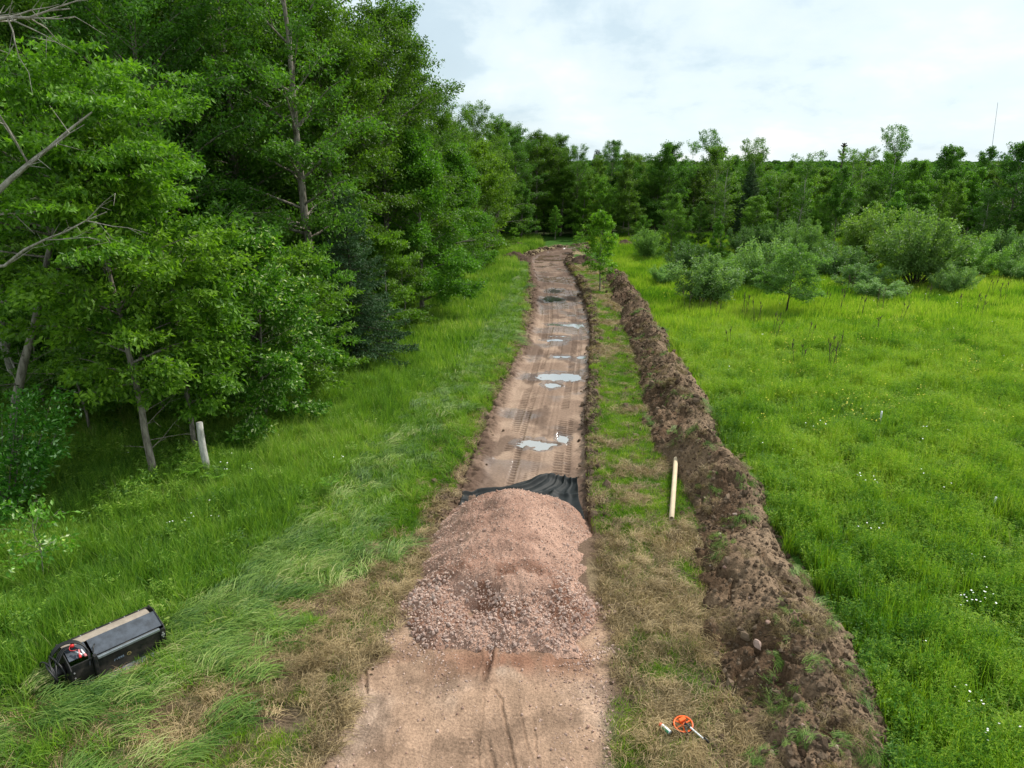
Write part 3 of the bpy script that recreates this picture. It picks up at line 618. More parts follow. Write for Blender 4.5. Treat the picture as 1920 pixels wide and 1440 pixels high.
def weed(n, rad, h, seed, leaf=0.055):
    """leafy meadow herbs: upright stems with narrow leaves all round"""
    r = np.random.default_rng(seed); st = blades(n, rad, h * 0.7, h, 0.006, 0.12, seed, 2); parts = [st]
    m = n * 16; b = r.uniform(-rad, rad, (n, 2)); b = np.repeat(b, 16, 0); z = r.uniform(0.25, 1.0, m) * h; az = r.uniform(0, 2 * np.pi, m); L = leaf * r.uniform(0.7, 1.5, m) * (1.5 - z / h * 0.6); up = r.uniform(0.0, 0.8, m)
    c = np.stack([b[:, 0], b[:, 1], z], 1); d = np.stack([np.cos(az), np.sin(az), up], 1); s = np.stack([-np.sin(az), np.cos(az), 0 * az], 1) * (L * 0.16)[:, None]
    V = np.stack([c, c + d * L[:, None] * 0.45 + s, c + d * L[:, None] - np.array([0, 0, 0.2]) * L[:, None], c + d * L[:, None] * 0.45 - s], 1).reshape(-1, 3)
    parts.append((V, [np.arange(m * 4).reshape(-1, 4)], {'tint': np.repeat(r.random(m), 4), 'tip': np.full(m * 4, 0.8)}))
    return join(parts)
def gm(name, data, mat): return mesh(name, data[0], data[1], [mat], data[2])
TALL = [gm('tall_grass_clump', blades(48, 0.18, 0.38, 0.82, 0.015, 0.42, 600 + i, 3, (-0.0, 0.0)), M['grass']) for i in range(4)]
MEAD = [gm('meadow_clump', blades(46, 0.20, 0.28, 0.66, 0.014, 0.28, 620 + i, 3), M['grass2']) for i in range(3)] + [gm('meadow_herb', weed(9, 0.20, 0.52, 630 + i), M['grass2']) for i in range(3)]
HERB = [gm('herb_clump', weed(8, 0.18, 0.5, 640 + i, 0.075), M['grass']) for i in range(3)]
SHORT = [gm('mown_clump', blades(45, 0.16, 0.05, 0.15, 0.007, 0.5, 650 + i, 2), M['grass2']) for i in range(3)]
LAID = [gm('laid_clump', lying(46, 0.22, 0.20, 0.30, 0.75, 0.011, 0.34, 660 + i, 0.20, 0.06), M['laid']) for i in range(4)]
STRW = [gm('straw_clump', lying(46, 0.16, 0.16, 0.12, 0.36, 0.006, 1.6, 670 + i, 0.06, 0.05), M['straw']) for i in range(4)]
STRL = [gm('straw_lock', lying(60, 0.14, 0.12, 0.14, 0.38, 0.006, 0.95, 680 + i, 0.10, 0.07), M['straw']) for i in range(3)]
HEAD = [gm('seed_stems', blades(7, 0.25, 0.6, 0.95, 0.006, 0.25, 690 + i, 3, (-0.08, 0)), M['head']) for i in range(3)]
# far meadow: bigger clumps
TALLF = [gm('far_grass_clump', blades(46, 0.7, 0.35, 0.72, 0.045, 0.30, 700 + i, 2), M['grass2']) for i in range(3)]
TALLG = [gm('far_green_clump', blades(46, 0.7, 0.35, 0.75, 0.045, 0.30, 710 + i, 2, (-0.1, 0)), M['grass']) for i in range(3)]
def flower_mesh(name, seed, mat, n=5, r0=0.014, hh=0.62):
    r = np.random.default_rng(seed); V = []; Fq = []
    for i in range(n):
        c = np.array([*r.uniform(-0.16, 0.16, 2), hh + r.uniform(-0.1, 0.1)]); tilt = r.normal(0, 0.3, 2); k = 7; b = len(V); V.append(c)
        for j in range(k): a = 2 * np.pi * j / k; V.append(c + np.array([np.cos(a), np.sin(a), tilt[0] * np.cos(a) + tilt[1] * np.sin(a)]) * r0)
        Fq += [[b, b + 1 + j, b + 1 + (j + 1) % k] for j in range(k)]
    return mesh(name, np.array(V), [np.array(Fq)], [mat])
FLW = [flower_mesh('white_flower', 720 + i, M['petal'], 2, 0.014) for i in range(3)]
FLY = [flower_mesh('yellow_flower', 730 + i, M['yellowflower'], 4, 0.016, 0.55) for i in range(2)]

def pts_fan(n, y0, y1, x0, x1, power=1.0):
    """random ground points, denser near the camera"""
    y = (y0 ** power + (y1 ** power - y0 ** power) * R.random(n)) ** (1 / power); return R.uniform(x0, x1, n), y
def in_view(x, y, m=1.5): return np.abs(x) < (y * 0.80 + m)
def zrot(n, tilt=0.12): return np.stack([R.normal(0, tilt, n), R.normal(0, tilt, n), R.uniform(0, 6.283, n)], 1)
ATT = np.array(G(205, 1245)); ATT_A = math.radians(48)
def clear_mud(x, y): return np.hypot((x - MUDC[0]) / 0.62, (y - MUDC[1]) / 0.42) > 0.8
def clear_att(x, y):
    dx, dy = x + 7.14, y - 9.60; u = dx * math.cos(ATT_A) + dy * math.sin(ATT_A); v = -dx * math.sin(ATT_A) + dy * math.cos(ATT_A)
    return ~((u > -0.32) & (u < 1.52) & (v > -0.28) & (v < 0.78))
def gz(x, y): return ground_h(x, y)
SMALL = [(*G(1281, 1359, 0.1), 0.20), (*G(1297, 1383, 0.1), 0.12), (*G(1247, 1379, 0.1), 0.20)]
def clear_small(x, y):
    k = np.ones(len(x), bool)
    for a, b, r in SMALL: k &= np.hypot(x - a, y - b) > r
    return k
def grass_all():
    # --- left tall meadow
    def rgn_left(x, y): return (x < L1(y) - 0.08 + (fbm(x, y, 0.8, 2, 800) - 0.5) * 0.5) & (y < 66)
    x, y = pts_fan(34000, 7, 30, -24, 0, 1.0); k = rgn_left(x, y) & in_view(x, y) & clear_att(x, y); x, y = x[k], y[k]; n = len(x)
    sh = 0.25 + 1.0 * (fbm(x, y, 2.2, 4, 801) - 0.35); deep = np.clip((L1(y) - x - 4.5) / 4, 0, 1) * ss(17, 20, y); keep = (R.random(n) > deep * 0.6) & (R.random(n) < 0.35 + 0.9 * ss(0.34, 0.52, fbm(x, y, 0.55, 3, 806))); sh = sh + R.normal(0, 0.17, n); x, y, sh = x[keep], y[keep], sh[keep]; n = len(x)
    edge = ss(0, 0.7, L1(y) - x); sc = (0.55 + 0.45 * edge) * R.uniform(0.65, 1.2, n) * (0.80 + 0.9 * (fbm(x, y, 0.9, 3, 803) - 0.35))
    scatter('tall_grass', TALL + TALL + HERB[:1], np.stack([x, y, gz(x, y)], 1), zrot(n), np.stack([np.ones(n) * 0.9, np.ones(n) * 0.9, sc], 1), sh, label='tall green grass of the left meadow')
    x, y = pts_fan(26000, 28, 84, -40, 3, 1.0); k = (rgn_left(x, y) | (y > 66)) & in_view(x, y) & (x > -3 - (y - 28) * 0.02 - 16); x, y = x[k], y[k]; d, _ = path_dist(x, y); k = np.abs(d) > 3.0; x, y = x[k], y[k]; n = len(x)
    scatter('far_left_grass', TALLG, np.stack([x, y, gz(x, y)], 1), zrot(n), np.stack([np.ones(n) * 0.8, np.ones(n) * 0.8, R.uniform(0.6, 1.1, n)], 1), 0.30 + 1.4 * (fbm(x, y, 2.0, 4, 805) - 0.42) + R.normal(0, 0.14, n), label='tall grass along the left forest edge')
    # --- right meadow
    def rgn_right(x, y): return (x > BR(y) - 0.02 + (fbm(x, y, 0.9, 3, 810) - 0.45) * 0.75)
    x, y = pts_fan(60000, 7, 38, 4.5, 31, 0.75); k = rgn_right(x, y) & in_view(x, y) & (R.random(len(x)) < (0.30 + 0.9 * ss(0.36, 0.52, fbm(x, y, 0.5, 3, 815))) * (1 - ss(28, 38, y))); x, y = x[k], y[k]; n = len(x); e = ss(0, 0.5, x - BR(y))
    scatter('meadow_grass', MEAD, np.stack([x, y, gz(x, y)], 1), zrot(n), np.stack([np.ones(n) * 0.9, np.ones(n) * 0.9, R.uniform(0.65, 1.25, n) * (0.42 + 1.2 * fbm(x, y, 0.8, 3, 811)) * (0.8 + 0.3 * e)], 1), 0.0 + 1.1 * (fbm(x, y, 2.2, 4, 812) - 0.33) + 0.6 * (fbm(x, y, 0.55, 3, 817) - 0.45) + 0.012 * y + R.normal(0, 0.20, n), label='tall herb-rich grass of the right meadow')
    x, y = pts_fan(62000, 24, 86, 4, 72, 1.0); k = rgn_right(x, y) & in_view(x, y) & (R.random(len(x)) < ss(24, 36, y) * (0.45 + 0.8 * ss(0.38, 0.5, fbm(x, y, 1.3, 3, 816)))); x, y = x[k], y[k]; n = len(x)
    scatter('far_meadow_grass', TALLF, np.stack([x, y, gz(x, y)], 1), zrot(n), np.stack([np.ones(n) * 0.8, np.ones(n) * 0.8, R.uniform(0.45, 1.15, n) * (0.35 + 1.2 * fbm(x, y, 1.3, 3, 813))], 1), 0.46 + 1.7 * (fbm(x, y * 0.6, 3.0, 5, 814) - 0.45) + 0.9 * (fbm(x, y, 0.9, 3, 818) - 0.5) + R.normal(0, 0.18, n), label='sunlit yellow-green grass of the far right meadow')
    # --- laid grass swath: combed along the edge of the meadow
    x, y = pts_fan(30000, 7, 62, -11, 3.2, 0.6); l1, tl = L1(y), TL(y); t = (x - l1) / np.maximum(tl - l1, 0.2); nz = fbm(x, y, 0.9, 3, 820)
    prob = np.where(t < 0, ss(-0.25, 0, t) * 0.7, 1 - ss(0.38, 0.78, t + (nz - 0.5) * 1.2)) * np.where(y < 13.5, 0.80 * ss(0.42, 0.56, nz) + 0.10, 1)
    prob = prob * (0.35 + 0.9 * ss(0.36, 0.5, fbm(x, y, 0.45, 3, 823))); k = (t > -0.22) & (t < 1.0) & (R.random(len(x)) < prob) & clear_att(x, y) & clear_mud(x, y); x, y = x[k], y[k]; n = len(x)
    dirx = (L1(y + 1.2) - L1(y - 1.2)); ang = np.arctan2(2.4, dirx) + (fbm(x, y, 1.4, 3, 821) - 0.5) * 3.2 + R.normal(0, 0.30, n) + np.where(y < 13, -0.2, 0.0)
    kk = R.random(n) < np.where(y > 14.5, 0.55, 1.0); x, y, ang = x[kk], y[kk], ang[kk]; n = len(x)
    ang = ang + np.pi * (R.random(n) < 0.12)
    scatter('laid_grass', LAID, np.stack([x, y, gz(x, y)], 1), np.stack([R.normal(0, 0.08, n), R.normal(0, 0.08, n), ang], 1), np.stack([R.uniform(0.6, 1.1, n), R.uniform(0.6, 1.1, n), R.uniform(0.5, 1.2, n)], 1), 0.05 + 1.5 * (fbm(x, y, 0.8, 4, 822) - 0.36) + R.normal(0, 0.20, n), label='flattened grass combed along the left meadow edge')
    x, y = pts_fan(15000, 8, 62, -11, 3.2, 0.7); l1, tl = L1(y), TL(y); t = (x - l1) / np.maximum(tl - l1, 0.2); k = (t > -0.1) & (t < np.where(y > 14, 0.85, 0.5) + (fbm(x, y, 0.8, 3, 825) - 0.5) * 0.7) & clear_att(x, y) & clear_mud(x, y) & (R.random(len(x)) < np.where(y > 14, 1.0, 0.5 * ss(0.48, 0.6, fbm(x, y, 0.8, 3, 826)))); x, y = x[k], y[k]; n = len(x)
    scatter('bent_grass', TALL, np.stack([x, y, gz(x, y)], 1), np.stack([R.normal(0.1, 0.3, n), R.normal(-0.35, 0.3, n), R.normal(1.0, 0.5, n)], 1), np.stack([np.ones(n), np.ones(n), R.uniform(0.3, 0.62, n)], 1), 0.25 + 1.3 * (fbm(x, y, 0.9, 4, 827) - 0.38) + R.normal(0, 0.15, n), label='half bent green grass beside the left bank of the trail')
    # --- mown strip green and left bank green
    x, y = pts_fan(85000, 7, 62, -8, 9, 0.7); l1, tl, tr, bl, br = corridor(x, y); nz = fbm(x, y, 1.1, 4, 31)
    inR = (x > tr + 0.12) & (x < bl + 0.15); inL = (x > l1 + 0.2) & (x < tl - 0.05); st = straw_amount(x, y); br_ = bare_amount(x, y)
    lush = np.where(inR, np.where(y > 14, 1.0, 0.85) * np.where(np.abs(x - tr - 0.45) < 0.4, 1.0, 0.75) * (1 - 0.5 * ss(30, 45, y)), np.where(y > 14, 1.0, 0.45))
    k = (inR | inL) & (R.random(len(x)) < lush * (1 - 0.75 * st) * (1 - 0.9 * br_)); k &= (base_mask(x, y) < 0.3) & clear_small(x, y) & clear_mud(x, y); x, y = x[k], y[k]; n = len(x)
    scatter('mown_grass', SHORT, np.stack([x, y, gz(x, y)], 1), zrot(n, 0.2), np.stack([np.ones(n) * 1.1, np.ones(n) * 1.1, R.uniform(0.7, 1.6, n)], 1), 0.15 + 1.3 * (fbm(x, y, 0.6, 3, 831) - 0.38) + R.normal(0, 0.2, n), label='short mown grass beside the dug trail')
    # --- straw
    x, y = pts_fan(64000, 7, 60, -8, 9, 0.6); l1, tl, tr, bl, br = corridor(x, y)
    inR = (x > tr + 0.05) & (x < bl + 0.3); inL = (x > l1 + 0.3) & (x < tl + 0.1)
    k = (inR | inL) & (R.random(len(x)) < np.where(y < 14, 0.13, 0.05) + 0.75 * straw_amount(x, y)) & (base_mask(x, y) < 0.5 + 0.35 * R.random(len(x))) & clear_small(x, y) & clear_mud(x, y); x, y = x[k], y[k]; n = len(x)
    scatter('dry_straw', STRW, np.stack([x, y, gz(x, y)], 1), zrot(n, 0.15), np.stack([R.uniform(0.6, 1.2, n), R.uniform(0.6, 1.2, n), R.uniform(0.4, 1.5, n)], 1), R.random(n) * 0.7 + 0.5 * (fbm(x, y, 0.5, 3, 840) - 0.4), label='dry cut straw lying on the strips beside the trail')
    # thicker heaps of cut grass
    x, y = pts_fan(4200, 7, 15.5, -7.5, 6, 0.8); l1, tl, tr, bl, br = corridor(x, y); hz = fbm(x, y, 0.9, 3, 845)
    k = (((x > tr + 0.5) & (x < bl + 0.1)) | ((x > tl - 1.3) & (x < tl - 0.1))) & (hz > 0.50) & (R.random(len(x)) < 0.7) & clear_small(x, y); x, y, hz = x[k], y[k], hz[k]; n = len(x)
    a0 = fbm(x, y, 0.7, 2, 846) * 12
    scatter('cut_grass_heaps', STRL, np.stack([x, y, gz(x, y) + (hz - 0.5) * R.random(n) * 1.1], 1), np.stack([R.normal(0, 0.25, n), R.normal(0, 0.25, n), a0], 1), R.uniform(0.5, 1.0, n), R.random(n) * 0.8, label='matted locks of dry cut grass in low heaps')
    # --- grass clumps turned over with the soil
    n0 = 190; yb = 7.3 + 45 * R.random(n0) ** 1.7; tb = R.uniform(0.0, 0.95, n0); xb = BL(yb) + (BR(yb) - BL(yb)) * tb
    x = np.repeat(xb, 9) + R.normal(0, 0.13, n0 * 9); y = np.repeat(yb, 9) + R.normal(0, 0.14, n0 * 9); a = np.repeat(R.uniform(0, 6.28, n0), 9) + R.normal(0, 0.3, n0 * 9); z = berm_top(x, y)[0] + ground_h(x, y) * 0.8
    green = np.repeat(R.random(n0) < 0.5, 9); k = (z > 0.02)
    g = k & green; n = g.sum(); scatter('turned_turf', LAID, np.stack([x, y, z - 0.03], 1)[g], np.stack([R.normal(0, 0.3, n), R.normal(0.3, 0.3, n), a[g]], 1), R.uniform(0.22, 0.5, n), R.random(n) * 0.5, label='green turf tufts caught in the soil heap')
    g = k & ~green; n = g.sum(); scatter('turned_straw', STRL, np.stack([x, y, z - 0.02], 1)[g], np.stack([R.normal(0, 0.4, n), R.normal(0.35, 0.4, n), a[g]], 1), R.uniform(0.4, 0.8, n), R.random(n) * 0.4, label='pale root mats and straw caught in the soil heap')
    # --- seed heads, flowers
    x, y = pts_fan(900, 8, 26, -16, 16, 1.0); k = ((x < L1(y) - 0.6) | (x > BR(y) + 0.3)) & in_view(x, y) & clear_att(x, y) & (R.random(len(x)) < 0.55); x, y = x[k], y[k]; n = len(x)
    scatter('seed_heads', HEAD, np.stack([x, y, gz(x, y)], 1), zrot(n), R.uniform(0.75, 1.0, n), R.random(n), label='pale seeding grass stems above the meadows')
    x, y = pts_fan(2600, 8, 55, -14, 26, 1.0); c = fbm(x, y, 2.5, 3, 860); k = ((x < L1(y) - 0.3) | (x > BR(y) + 0.5)) & in_view(x, y) & (R.random(len(x)) < 0.10 * ss(0.55, 0.68, c)); x, y = x[k], y[k]
    ex = []
    for a_, b_, m_ in [(1838, 1130, 8), (1640, 1000, 2), (1425, 835, 3), (1535, 815, 2), (1720, 835, 3), (1250 + 370, 905, 3), (1890, 1390, 4), (1725, 1225, 1), (1810, 1300, 2), (400, 960, 3), (330, 975, 3), (440, 880, 4), (640, 860, 3)]:
        X0, Y0 = G(a_, b_, 0.5); ex += [(X0 + R.normal(0, 0.22), Y0 + R.normal(0, 0.22)) for _ in range(m_)]
    ex = np.array(ex); x = np.concatenate([x, ex[:, 0]]); y = np.concatenate([y, ex[:, 1]]); n = len(x)
    scatter('white_wildflowers', FLW, np.stack([x, y, gz(x, y)], 1), zrot(n), R.uniform(0.8, 1.25, n) * (1 + 0.006 * y), R.random(n), label='small white wildflowers dotted over the meadows')
    x, y = pts_fan(2600, 20, 60, 6, 45, 1.0); k = (x > BR(y) + 1) & in_view(x, y) & (R.random(len(x)) < ss(0.5, 0.62, fbm(x, y, 4, 3, 861))); x, y = x[k], y[k]; n = len(x)
    scatter('yellow_wildflowers', FLY, np.stack([x, y, gz(x, y)], 1), zrot(n), R.uniform(0.9, 1.3, n), R.random(n), label='tiny yellow flowers in the far right meadow')
    # --- undergrowth on the forest floor
    x, y = pts_fan(7000, 15, 60, -40, -3, 1.0); k = (x < L1(y) - 3.5) & in_view(x, y, 3); x, y = x[k], y[k]; n = len(x)
    scatter('forest_undergrowth', HERB, np.stack([x, y, gz(x, y)], 1), zrot(n), R.uniform(0.8, 1.5, n), 0.1 + 0.5 * R.random(n), label='low green undergrowth beneath the left forest')
grass_all()

# ------------------------------------------------------------------ trees: trunk with limbs, crown of leaves on sprays
def tubes(P, Rd, sides=5):
    """P (N,k,3) centre lines, Rd (N,k) radii -> verts, quads"""
    N, k, _ = P.shape; T = np.gradient(P, axis=1); T /= np.linalg.norm(T, axis=2, keepdims=True) + 1e-9
    up = np.where(np.abs(T[..., 2:3]) > 0.9, np.array([1.0, 0, 0]), np.array([0, 0, 1.0])); A = np.cross(T, up); A /= np.linalg.norm(A, axis=2, keepdims=True) + 1e-9; B = np.cross(T, A)
    th = np.arange(sides) * 2 * np.pi / sides
    V = P[:, :, None] + Rd[:, :, None, None] * (A[:, :, None] * np.cos(th)[:, None] + B[:, :, None] * np.sin(th)[:, None])
    base = (np.arange(N) * k * sides)[:, None, None] + (np.arange(k - 1) * sides)[None, :, None]; j = np.arange(sides); j2 = (j + 1) % sides
    q = np.stack([base + j, base + j2, base + sides + j2, base + sides + j], -1).reshape(-1, 4)
    return V.reshape(-1, 3), [q], {}
def norm(v): return v / (np.linalg.norm(v, axis=-1, keepdims=True) + 1e-9)
def leaves(Cn, outd, n, L, r, droop=0.25, wid=0.46, up=0.6):
    m = len(Cn); d = norm(outd * 0.6 + r.normal(0, 0.6, (m, 3)) + np.array([0, 0, -droop])); nn = norm(r.normal(0, 1 - up * 0.6, (m, 3)) + np.array([0, 0, up + 0.15]))
    s = norm(np.cross(d, nn)); nn = np.cross(s, d); l = L * r.uniform(0.6, 1.25, m)[:, None]
    V = np.stack([Cn, Cn + d * l * 0.45 + s * l * wid * 0.5 + nn * l * 0.07, Cn + d * l, Cn + d * l * 0.45 - s * l * wid * 0.5 + nn * l * 0.07], 1).reshape(-1, 3)
    return V, [np.arange(m * 4).reshape(-1, 4)], {'tint': np.repeat(r.random(m), 4)}
def gen_tree(name, seed, H, r0, cb, cr, nl, nleaf, leaf=0.15, prof='round', up0=0.15, up1=1.0, lean=(0, 0), wander=0.3, fork=0, flat=0.7, clump=0.42, bark='bark', lmat='leaf', sub=7, droop=0.25, bare=0, sides=6, twig=True):
    r = np.random.default_rng(seed); k = 12; t = np.linspace(0, 1, k)
    wx = np.cumsum(r.normal(0, wander / k, k)); wy = np.cumsum(r.normal(0, wander / k, k)); wx -= wx[0]; wy -= wy[0]
    TP = np.stack([lean[0] * t ** 1.3 + wx, lean[1] * t ** 1.3 + wy, -0.15 + (H * 0.96 + 0.15) * t], 1); TRd = r0 * (1 - t * 0.93) ** 0.85 * (1 + 0.5 * np.exp(-t * 25))
    parts = [tubes(TP[None], TRd[None], sides + 2)]
    u = np.sort(r.random(nl)) * 0.97 + 0.01 if not fork else r.random(nl) * 0.5
    hh = (cb + (H - cb) * u) / H; hh = np.clip(hh, 0.02, 0.985) if not fork else u * 0.12
    org = np.stack([np.interp(hh, t, TP[:, 0]), np.interp(hh, t, TP[:, 1]), np.interp(hh, t, TP[:, 2])], 1)
    az = np.arange(nl) * 2.39996 + r.normal(0, 0.35, nl)
    if fork: up = r.uniform(up0, up1, nl); L = np.full(nl, H) * r.uniform(0.75, 1.05, nl)
    else:
        pr = {'round': np.sqrt(np.clip(1 - (2 * u - 0.75) ** 2 / 1.7, 0.05, 1)), 'cone': (1.05 - u) ** 0.8, 'egg': np.sin(np.pi * np.clip(u * 0.8 + 0.16, 0, 1)) ** 0.8, 'vase': 0.45 + 0.55 * u, 'low': (1.02 - u * 0.72)}[prof]
        L = cr * pr * r.uniform(0.70, 1.15, nl); up = up0 + (up1 - up0) * u ** 1.2 + r.normal(0, 0.12, nl)
    dirs = np.stack([np.cos(az) * np.cos(up), np.sin(az) * np.cos(up), np.sin(up)], 1); q = 7; tt = np.linspace(0, 1, q)
    bend = (0.12 if not fork else -0.10); side = np.stack([-np.sin(az), np.cos(az), 0 * az], 1) * r.normal(0, 0.13, nl)[:, None]
    LP = org[:, None] + dirs[:, None] * (L[:, None] * tt)[..., None] + side[:, None] * (L[:, None] * tt ** 2)[..., None] + np.array([0, 0, 1.0]) * (bend * L[:, None] * (tt ** 2 - 1.4 * tt ** 4))[..., None]
    lr = np.interp(hh, t, TRd) * r.uniform(0.35, 0.6, nl) if not fork else np.full(nl, r0) * r.uniform(0.6, 0.9, nl)
    lr = np.minimum(lr, 0.02 + L * 0.022) if not fork else lr
    parts.append(tubes(LP, lr[:, None] * (1 - 0.85 * tt)[None], max(4, sides - 1)))
    # sub branches
    ns = sub; li = np.repeat(np.arange(nl), ns); ts = np.tile(np.linspace(0.22 if not fork else 0.35, 1.0, ns), nl) + r.normal(0, 0.04, nl * ns); ts = np.clip(ts, 0.15, 1.0)
    f = ts * (q - 1); i0 = np.minimum(f.astype(int), q - 2); w = (f - i0)[:, None]; so = LP[li, i0] * (1 - w) + LP[li, i0 + 1] * w; tang = norm(LP[li, i0 + 1] - LP[li, i0])
    sgn = np.where(np.arange(nl * ns) % 2 == 0, 1, -1); yaw = sgn * r.uniform(0.5, 1.15, nl * ns) * (ts < 0.97); ca, sa = np.cos(yaw), np.sin(yaw)
    sd = np.stack([tang[:, 0] * ca - tang[:, 1] * sa, tang[:, 0] * sa + tang[:, 1] * ca, tang[:, 2] * 0.7 + r.normal(0.08, 0.48, nl * ns)], 1); sd = norm(sd)
    sL = L[li] * (0.42 if not fork else 0.22) * (1.18 - ts * 0.75) * r.uniform(0.6, 1.25, nl * ns); m = 4; tm = np.linspace(0, 1, m)
    SP = so[:, None] + sd[:, None] * (sL[:, None] * tm)[..., None] + np.array([0, 0, 1.0]) * (0.08 * sL[:, None] * (tm - 1.8 * tm ** 2))[..., None]
    if twig: parts.append(tubes(SP, np.maximum(0.004, lr[li] * 0.35 * (1.05 - ts * 0.6))[:, None] * (1 - 0.8 * tm)[None], 3))
    if bare:   # dead low twigs on the trunk
        az2 = r.uniform(0, 6.28, bare); h2 = r.uniform(0.12, cb / H + 0.05, bare); o2 = np.stack([np.interp(h2, t, TP[:, 0]), np.interp(h2, t, TP[:, 1]), np.interp(h2, t, TP[:, 2])], 1)
        d2 = np.stack([np.cos(az2), np.sin(az2), r.uniform(-0.1, 0.7, bare)], 1); L2 = r.uniform(0.5, 1.5, bare); B2 = o2[:, None] + d2[:, None] * (L2[:, None] * tm)[..., None] + r.normal(0, 0.05, (bare, m, 3)) * tm[None, :, None]
        parts.append(tubes(B2, np.full((bare, 1), 0.014) * (1 - 0.8 * tm)[None], 4))
        d3 = norm(d2 + r.normal(0, 0.6, (bare, 3))); B3 = B2[:, 2][:, None] + d3[:, None] * (L2[:, None] * 0.5 * tm)[..., None]; parts.append(tubes(B3, np.full((bare, 1), 0.007) * (1 - 0.7 * tm)[None], 3))
    V, Fc, _ = join(parts); trunk = mesh(name + '_trunk', V, Fc, [M[bark]], None, True)
    # leaves: clumps along the outer two thirds of each spray
    wgt = sL * (0.35 + ts); pick = r.choice(len(li), nleaf, p=wgt / wgt.sum()); tq = r.beta(1.6, 1.0, nleaf) * 1.04; f = np.clip(tq, 0, 1) * (m - 1); i0 = np.minimum(f.astype(int), m - 2); w = (f - i0)[:, None]
    cpt = SP[pick, i0] * (1 - w) + SP[pick, i0 + 1] * w; cl = clump * (0.45 + 0.6 * r.random((len(li), 1)))[pick]
    off = r.normal(0, 1, (nleaf, 3)) * np.array([1, 1, flat]); off = off / (np.linalg.norm(off, axis=1, keepdims=True) + 1e-6) * (r.random((nleaf, 1)) ** 0.45) * np.array([1, 1, flat + 0.12]) * cl
    Cn = cpt + off - np.array([0, 0, 0.25]) * cl; outd = norm(Cn - np.array([lean[0] * 0.7, lean[1] * 0.7, cb * 0.4 + H * 0.3])); outd[:, 2] *= 0.3
    V, Fc, at = leaves(Cn, outd, nleaf, leaf, r, droop)
    ct = r.random(len(li))[pick]; at['tint'] = np.clip(0.65 * at['tint'] + 0.35 * np.repeat(ct, 4), 0, 1) if lmat != 'leaf_pale' else at['tint']
    crown = mesh(name + '_crown', V, Fc, [M[lmat]], at)
    return trunk, crown
def gen_spruce(name, seed, H, r0, cr, nneed, leaf=0.10, gap=0.28, lmat='needle'):
    r = np.random.default_rng(seed); k = 8; t = np.linspace(0, 1, k); TP = np.stack([0 * t, 0 * t, -0.1 + (H + 0.1) * t], 1); parts = [tubes(TP[None], (r0 * (1 - 0.95 * t))[None], 7)]
    nb = int(H / gap * 6); u = np.linspace(0.04, 0.98, nb); az = np.arange(nb) * 2.39996 + r.normal(0, 0.2, nb); L = cr * (1.02 - u) ** 0.85 * r.uniform(0.75, 1.15, nb) + 0.08; up = -0.15 + 0.75 * u + r.normal(0, 0.06, nb)
    d = np.stack([np.cos(az), np.sin(az), up], 1); q = 5; tt = np.linspace(0, 1, q); o = np.stack([0 * u, 0 * u, u * H], 1)
    LP = o[:, None] + d[:, None] * (L[:, None] * tt)[..., None] + np.array([0, 0, 1.0]) * (L[:, None] * (-0.28 * tt ** 1.3 + 0.16 * tt ** 3))[..., None]
    parts.append(tubes(LP, (0.006 + L * 0.007)[:, None] * (1 - 0.8 * tt)[None], 4)); V, Fc, _ = join(parts); trunk = mesh(name + '_trunk', V, Fc, [M['bark_dark']], None, True)
    pick = r.choice(nb, nneed, p=L ** 1.5 / (L ** 1.5).sum()); tq = r.random(nneed) ** 0.7; f = tq * (q - 1); i0 = np.minimum(f.astype(int), q - 2); w = (f - i0)[:, None]; c = LP[pick, i0] * (1 - w) + LP[pick, i0 + 1] * w
    lat = np.stack([-np.sin(az), np.cos(az), 0 * az], 1)[pick]; off = r.uniform(-1, 1, (nneed, 1)) * (L[pick] * 0.30 * (1.1 - tq))[:, None]; c = c + lat * off + np.array([0, 0, -1.0]) * (np.abs(off) * 0.25 + 0.07 * r.random((nneed, 1)))
    V, Fc, at = leaves(c, norm(d[pick] + lat * np.sign(off) * 0.7), nneed, leaf, r, 0.15, 0.30, 0.75); ct = r.random(nb)[pick]; at['tint'] = 0.5 * at['tint'] + 0.5 * np.repeat(ct, 4)
    return trunk, mesh(name + '_crown', V, Fc, [M[lmat]], at)

def place(kind, var, x, y, s, rz, label, cat='tree', group=None, hue=(1, 1, 1), sz=None, zoff=0.0, trunk='trunk', crown='crown'):
    z = float(ground_h([x], [y])[0]) - 0.05 + zoff if y < 95 and abs(x) < 60 else -0.05
    root = tag(obj(kind, None, loc=(x, y, z), rot=(0, 0, rz)), label, cat, group); root.scale = (s, s, sz or s)
    tr_ = obj(trunk, var[0], root); cw = obj(crown, var[1], root); cw.color = (*hue, 1); return root
def spec(px, base_py, top_py, zbase=0.0):
    x, y = G(px, base_py); return x, y, HT(top_py, y)
def hue(j=0.12, warm=0.0):
    v = 1.05 + random.uniform(-1.6 * j, 1.6 * j); warm = warm + random.uniform(-0.05, 0.22); return (v * (1 + warm + random.uniform(-j, j)), v, v * (1 - warm * 0.5 + random.uniform(-j, j)))

